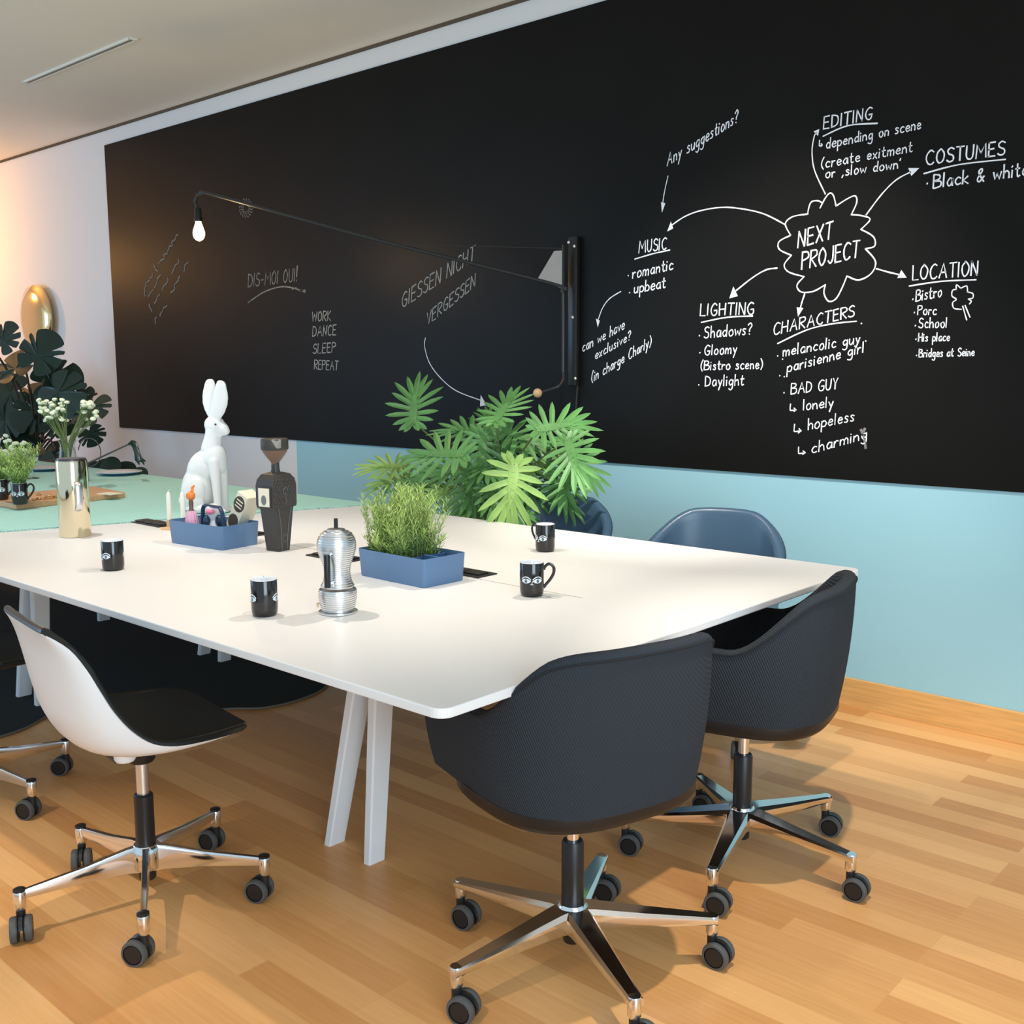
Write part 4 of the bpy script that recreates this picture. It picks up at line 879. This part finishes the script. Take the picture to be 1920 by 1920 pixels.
# glasses and plates
for lab, px, py in (('stemmed wine glass behind the herbs, left of two', 42, 893), ('stemmed wine glass behind the herbs, right of two', 62, 897)):
    p = atz(px, py, CZ_); g = thing('wine_glass', lab, 'glass', (p.x, p.y, CZ_), 0, 'wine glasses')
    MB().lathe([(.033, 0), (.033, .002), (.006, .006), (.0035, .02), (.0035, .07), (.012, .078), (.032, .10), (.036, .125), (.031, .165), (.0298, .165), (.0345, .125), (.0305, .102), (.010, .081), (0, .079)], 28).obj('bowl', 'glass', g)
for lab, px, py in (('white plate with blue rim by the table\'s far edge, right of the carafe', 224, 890), ('white plate with blue rim behind the glass vase', 85, 882)):
    p = atz(px, py, CZ_); g = thing('plate', lab, 'plate', (p.x, p.y, CZ_), 0, 'white and blue plates')
    MB().lathe([(.07, 0), (.075, .002), (.125, .016), (.127, .019)], 40, cap1=False).obj('underside', 'plate_b', g)
    MB().lathe([(.127, .019), (.124, .0205), (.085, .012), (0, .011)], 40, cap0=False).obj('dish', 'plate', g)
# watering can with a long thin spout
p = atz(146, 903, CZ_); wc = thing('watering_can', 'small dark watering can with a long thin spout behind the carafe', 'watering can', (p.x, p.y, CZ_), 0)
MB().lathe([(.055, 0), (.058, .003), (.056, .07), (.050, .115), (.030, .125), (.028, .13), (.024, .13)], 28).obj('body', 'dark_metal', wc)
E_ = aty(241, 833, p.y+.15)-Vector((p.x, p.y, CZ_)); S_ = aty(166, 868, p.y+.04)-Vector((p.x, p.y, CZ_))
MB().tube([Vector((.03, .01, .045)), S_, E_], [.007, .0055, .0045], 8).obj('spout', 'dark_metal', wc)
rs = MB()
for k in range(7): rs.tube(cr_spline([E_, E_+Vector((.02+.006*k, .01, -.005+.02*(k % 2))), E_+Vector((.035+.010*k, .015, -.04-.012*(k % 4))), E_+Vector((.04+.010*k, .015+.004*k, -.09-.01*(k % 3)))], 4), [.006]*4+[.006]*4+[.005]*4+[.001], 5)
rs.obj('drooping_sprig', 'leaf_d', wc)
cc = aty(168, 848, p.y+.02)-Vector((p.x, p.y, CZ_)); hpts = [cc+CR*(.060*math.cos(a))+Vector((0, 0, .075*math.sin(a))) for a in [PI*(-.55+1.5*k/20) for k in range(21)]]
MB().tube(hpts, .0028, 6).obj('handle', 'dark_metal', wc)

# ------------------------------------------------------------------ plants
def lobed_leaf(L, r, droop=.25, fold=.18):
    mb = MB(); angs = [0, 17, 34, 51, 68, 86, 106, 128, 148]; lens = [1, 1.0, .98, .93, .86, .76, .63, .50, .38]; ori = [.46, .44, .38, .30, .22, .14, .07, .02, 0.0]
    def z(x, y): return -droop*(x*x+max(0, y)**2*.6)/L+fold*abs(x)*.55
    def V(x, y): return Vector((x, y, z(x, y)))
    for a, l, o in zip(angs, lens, ori):
        for s in ((1, -1) if a else (1,)):
            th = math.radians(a*s+r.uniform(-4, 4)); ln = L*.60*l*r.uniform(.9, 1.08); bx_, by_ = 0, L*o; dx, dy = math.sin(th), math.cos(th)
            nx, ny = dy, -dx; wd = L*.046; P = []
            for t, k in ((0, .95), (.30, .90), (.62, 1.0), (.85, .62)): P.append((t, k))
            lf = [V(bx_+dx*ln*t-nx*wd*k, by_+dy*ln*t-ny*wd*k) for t, k in P]; rt = [V(bx_+dx*ln*t+nx*wd*k, by_+dy*ln*t+ny*wd*k) for t, k in P]
            ce = [V(bx_+dx*ln*t, by_+dy*ln*t)-Vector((0, 0, wd*.35)) for t, k in P]; tip = V(bx_+dx*ln, by_+dy*ln)
            mb.grid([lf, ce, rt]); n = len(mb.v); mb.add([lf[-1], ce[-1], rt[-1], tip], [(0, 1, 3), (1, 2, 3)])
    wv = [V(x*L, y*L) for x, y in ((0, .58), (.03, .5), (.055, .36), (.068, .2), (.06, .05), (.03, -.05), (0, -.01), (-.03, -.05), (-.06, .05), (-.068, .2), (-.055, .36), (-.03, .5))]
    c = V(0, .25*L); mb.add([c]+wv, [(0, i+1, (i+1) % 12+1) for i in range(12)])
    return mb
def place(mb, pos, tip, nrm):
    n = nrm.normalized(); y = (tip-n*tip.dot(n)).normalized(); x = y.cross(n); R = Matrix((x, y, n)).transposed().to_4x4(); R.translation = pos; return mb.xf(R)
def merge(a, b): a.add(b.v, b.f); return a
ph = thing('philodendron', 'big bright green plant with deeply lobed leaves against the teal wall', 'plant', (-3.38, 3.64, 0))
lv = {'leaf': MB(), 'leaf_y': MB()}; stm = MB(); r = random.Random(4)
crown = Vector((-3.36, 3.60, .66))
LV = [(775, 768, 100, .30, 3.42, 0), (940, 772, 80, .26, 3.30, 0), (1035, 800, 20, .27, 3.42, 0), (1070, 845, -75, .28, 3.40, 0), (838, 850, 150, .33, 3.15, 0), (884, 808, 140, .27, 3.45, 0), (968, 815, -40, .26, 3.48, 0), (905, 838, -100, .26, 3.35, 0), (950, 838, 20, .22, 3.6, 0), (735, 873, 165, .24, 3.40, 1), (792, 893, -120, .27, 3.45, 0), (745, 895, 200, .22, 3.5, 1), (962, 900, -95, .30, 3.15, 1), (1062, 898, -100, .24, 3.5, 0), (1050, 920, -60, .22, 3.55, 0), (885, 905, -80, .24, 3.35, 0), (955, 872, -60, .26, 3.45, 0), (1002, 880, 30, .22, 3.5, 1), (865, 880, 180, .24, 3.55, 0), (800, 915, -140, .22, 3.55, 0), (905, 880, -70, .22, 3.3, 0), (925, 930, -60, .22, 3.3, 0), (885, 935, -110, .2, 3.4, 0), (850, 920, 190, .2, 3.5, 1), (990, 925, -30, .2, 3.5, 0), (1085, 862, -50, .22, 3.6, 0), (920, 800, 100, .2, 3.6, 0), (870, 950, 170, .18, 3.45, 0), (960, 955, 0, .18, 3.4, 0), (900, 958, -100, .18, 3.35, 1)]
for px, py, ang, L, y, k in LV:
    P = aty(px, py, y); a = math.radians(ang+r.uniform(-8, 8)); tip = CR*math.cos(a)+CU*math.sin(a)
    nrm = -CF*r.uniform(.55, .95)+Vector((r.uniform(-.35, .35), r.uniform(-.2, .2), r.uniform(.35, .9)))
    n_ = nrm.normalized(); tp = (tip-n_*tip.dot(n_)).normalized(); base = P-tp*L*.22
    merge(lv['leaf_y' if k else 'leaf'], place(lobed_leaf(L, r, r.uniform(.15, .4)), base, tip, nrm))
    c0 = crown+Vector((r.uniform(-.05, .05), r.uniform(-.05, .05), 0)); mid = c0.lerp(base, .5)+Vector((0, 0, .05)); stm.tube(cr_spline([c0, mid, base], 5), .0045, 6)
lv['leaf'].xf(Matrix.Translation((3.38, -3.64, 0))).obj('foliage', 'leaf', ph, smooth=30)
tag(lv['leaf_y'].xf(Matrix.Translation((3.38, -3.64, 0))).obj('foliage', 'leaf_y', ph, smooth=30), 'lighter yellow-green leaves')
stm.xf(Matrix.Translation((3.38, -3.64, 0))).obj('stems', 'stem', ph)
MB().lathe([(.11, .0), (.12, .01), (.15, .60), (.155, .64), (.145, .645), (.138, .60)], 36).obj('pot', 'pot', ph)
MB().lathe([(.14, .60), (.10, .625), (0, .64)], 24).obj('soil', 'soil', ph)
def split_leaf(L, r, slits=3):
    out = []; N = 96; cuts = [sg*(.7+.55*k+r.uniform(-.12, .12)) for sg in (-1, 1) for k in range(slits)]
    for i in range(N):
        a = 2*PI*i/N; t = (a+PI) % (2*PI)-PI                      # 0 at the tip
        rad = .50*(1+.16*math.cos(t))*(1-.62*math.exp(-((abs(t)-PI)/.28)**2))
        for c in cuts:
            rad *= 1-.50*math.exp(-((t-c)/.06)**2)
        x, y = rad*math.sin(t), rad*math.cos(t)+.42; out.append(Vector((x*L*.95, y*L, -.22*L*(x*x*1.4+(y-.4)**2*.6)+.06*L*abs(x))))
    mb = MB(); c = Vector((0, .40*L, -.02*L)); mb.add([c]+out, [(0, i+1, (i+1) % N+1) for i in range(N)]); return mb
mn = thing('monstera', 'tall dark green split-leaf plant at the left picture edge', 'plant', (-7.75, 3.42, 0))
mf, ms_ = MB(), MB(); r = random.Random(9); cr0 = Vector((-7.75, 3.42, .75))
for px, py, ang, L, y in [(70, 668, 62, .34, 3.2), (28, 690, 115, .33, 3.25), (95, 715, 20, .36, 3.3), (108, 735, -40, .38, 3.2), (172, 762, -80, .30, 3.3), (6, 640, 70, .26, 3.2), (20, 735, 190, .36, 3.3), (70, 770, -150, .34, 3.35), (8, 790, 200, .34, 3.2), (40, 815, -100, .34, 3.3), (85, 850, -70, .34, 3.3), (170, 812, -60, .20, 3.4), (60, 740, 90, .3, 3.45), (20, 850, -110, .3, 3.35), (105, 790, -20, .26, 3.4), (100, 870, -90, .28, 3.3), (0, 720, 150, .34, 3.3), (150, 740, 40, .16, 3.3)]:
    P = aty(px, py, y); a = math.radians(ang); tip = CR*math.cos(a)+CU*math.sin(a); nrm = -CF+Vector((r.uniform(-.4, .4), r.uniform(-.3, .3), r.uniform(.1, .8)))
    n_ = nrm.normalized(); tp = (tip-n_*tip.dot(n_)).normalized(); base = P-tp*L*.40
    merge(mf, place(split_leaf(L, r), base, tip, nrm)); ms_.tube(cr_spline([cr0+Vector((r.uniform(-.05, .05), 0, 0)), cr0.lerp(base, .6)+Vector((0, 0, .08)), base], 5), .008, 6)
Tm = Matrix.Translation((7.75, -3.42, 0))
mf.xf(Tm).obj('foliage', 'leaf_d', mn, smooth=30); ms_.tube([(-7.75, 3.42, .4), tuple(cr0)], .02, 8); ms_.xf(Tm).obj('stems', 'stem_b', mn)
MB().lathe([(.16, 0), (.20, .42), (.205, .44), (.19, .44), (.18, .40)], 32).obj('pot', 'pot', mn)
MB().lathe([(.183, .40), (0, .42)], 24).obj('soil', 'soil', mn)
lowp = thing('leafy_plant', 'low dark leafy plant just behind the far edge of the mint table', 'plant', (*[aty(205, 880, 3.45)[i] for i in (0, 1)], 0))
r = random.Random(2); q0 = lowp.location; fm, fs = MB(), MB()
for px, py, ang, L in [(186, 876, 70, .17), (203, 878, 80, .15), (226, 882, 10, .17), (256, 890, 20, .12), (175, 880, 120, .14), (215, 884, 60, .12)]:
    P = aty(px, py, 3.42+r.uniform(-.05, .05)); a = math.radians(ang); tip = CR*math.cos(a)+CU*math.sin(a); nrm = -CF+Vector((0, 0, r.uniform(.3, .8)))
    fm_ = place(split_leaf(L, r, 0), P-tip*L*.4, tip, nrm); merge(fm, fm_); fs.tube(cr_spline([Vector((q0.x, q0.y, .42)), Vector((q0.x, q0.y, .55)).lerp(P, .5), P-tip*L*.35], 4), .005, 5)
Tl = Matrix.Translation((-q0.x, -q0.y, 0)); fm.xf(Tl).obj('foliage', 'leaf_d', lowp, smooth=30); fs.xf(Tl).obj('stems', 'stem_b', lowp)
MB().lathe([(.12, 0), (.15, .40), (.155, .42), (.14, .42), (.135, .38)], 28).obj('pot', 'pot', lowp)
MB().lathe([(.138, .38), (0, .40)], 20).obj('soil', 'soil', lowp)
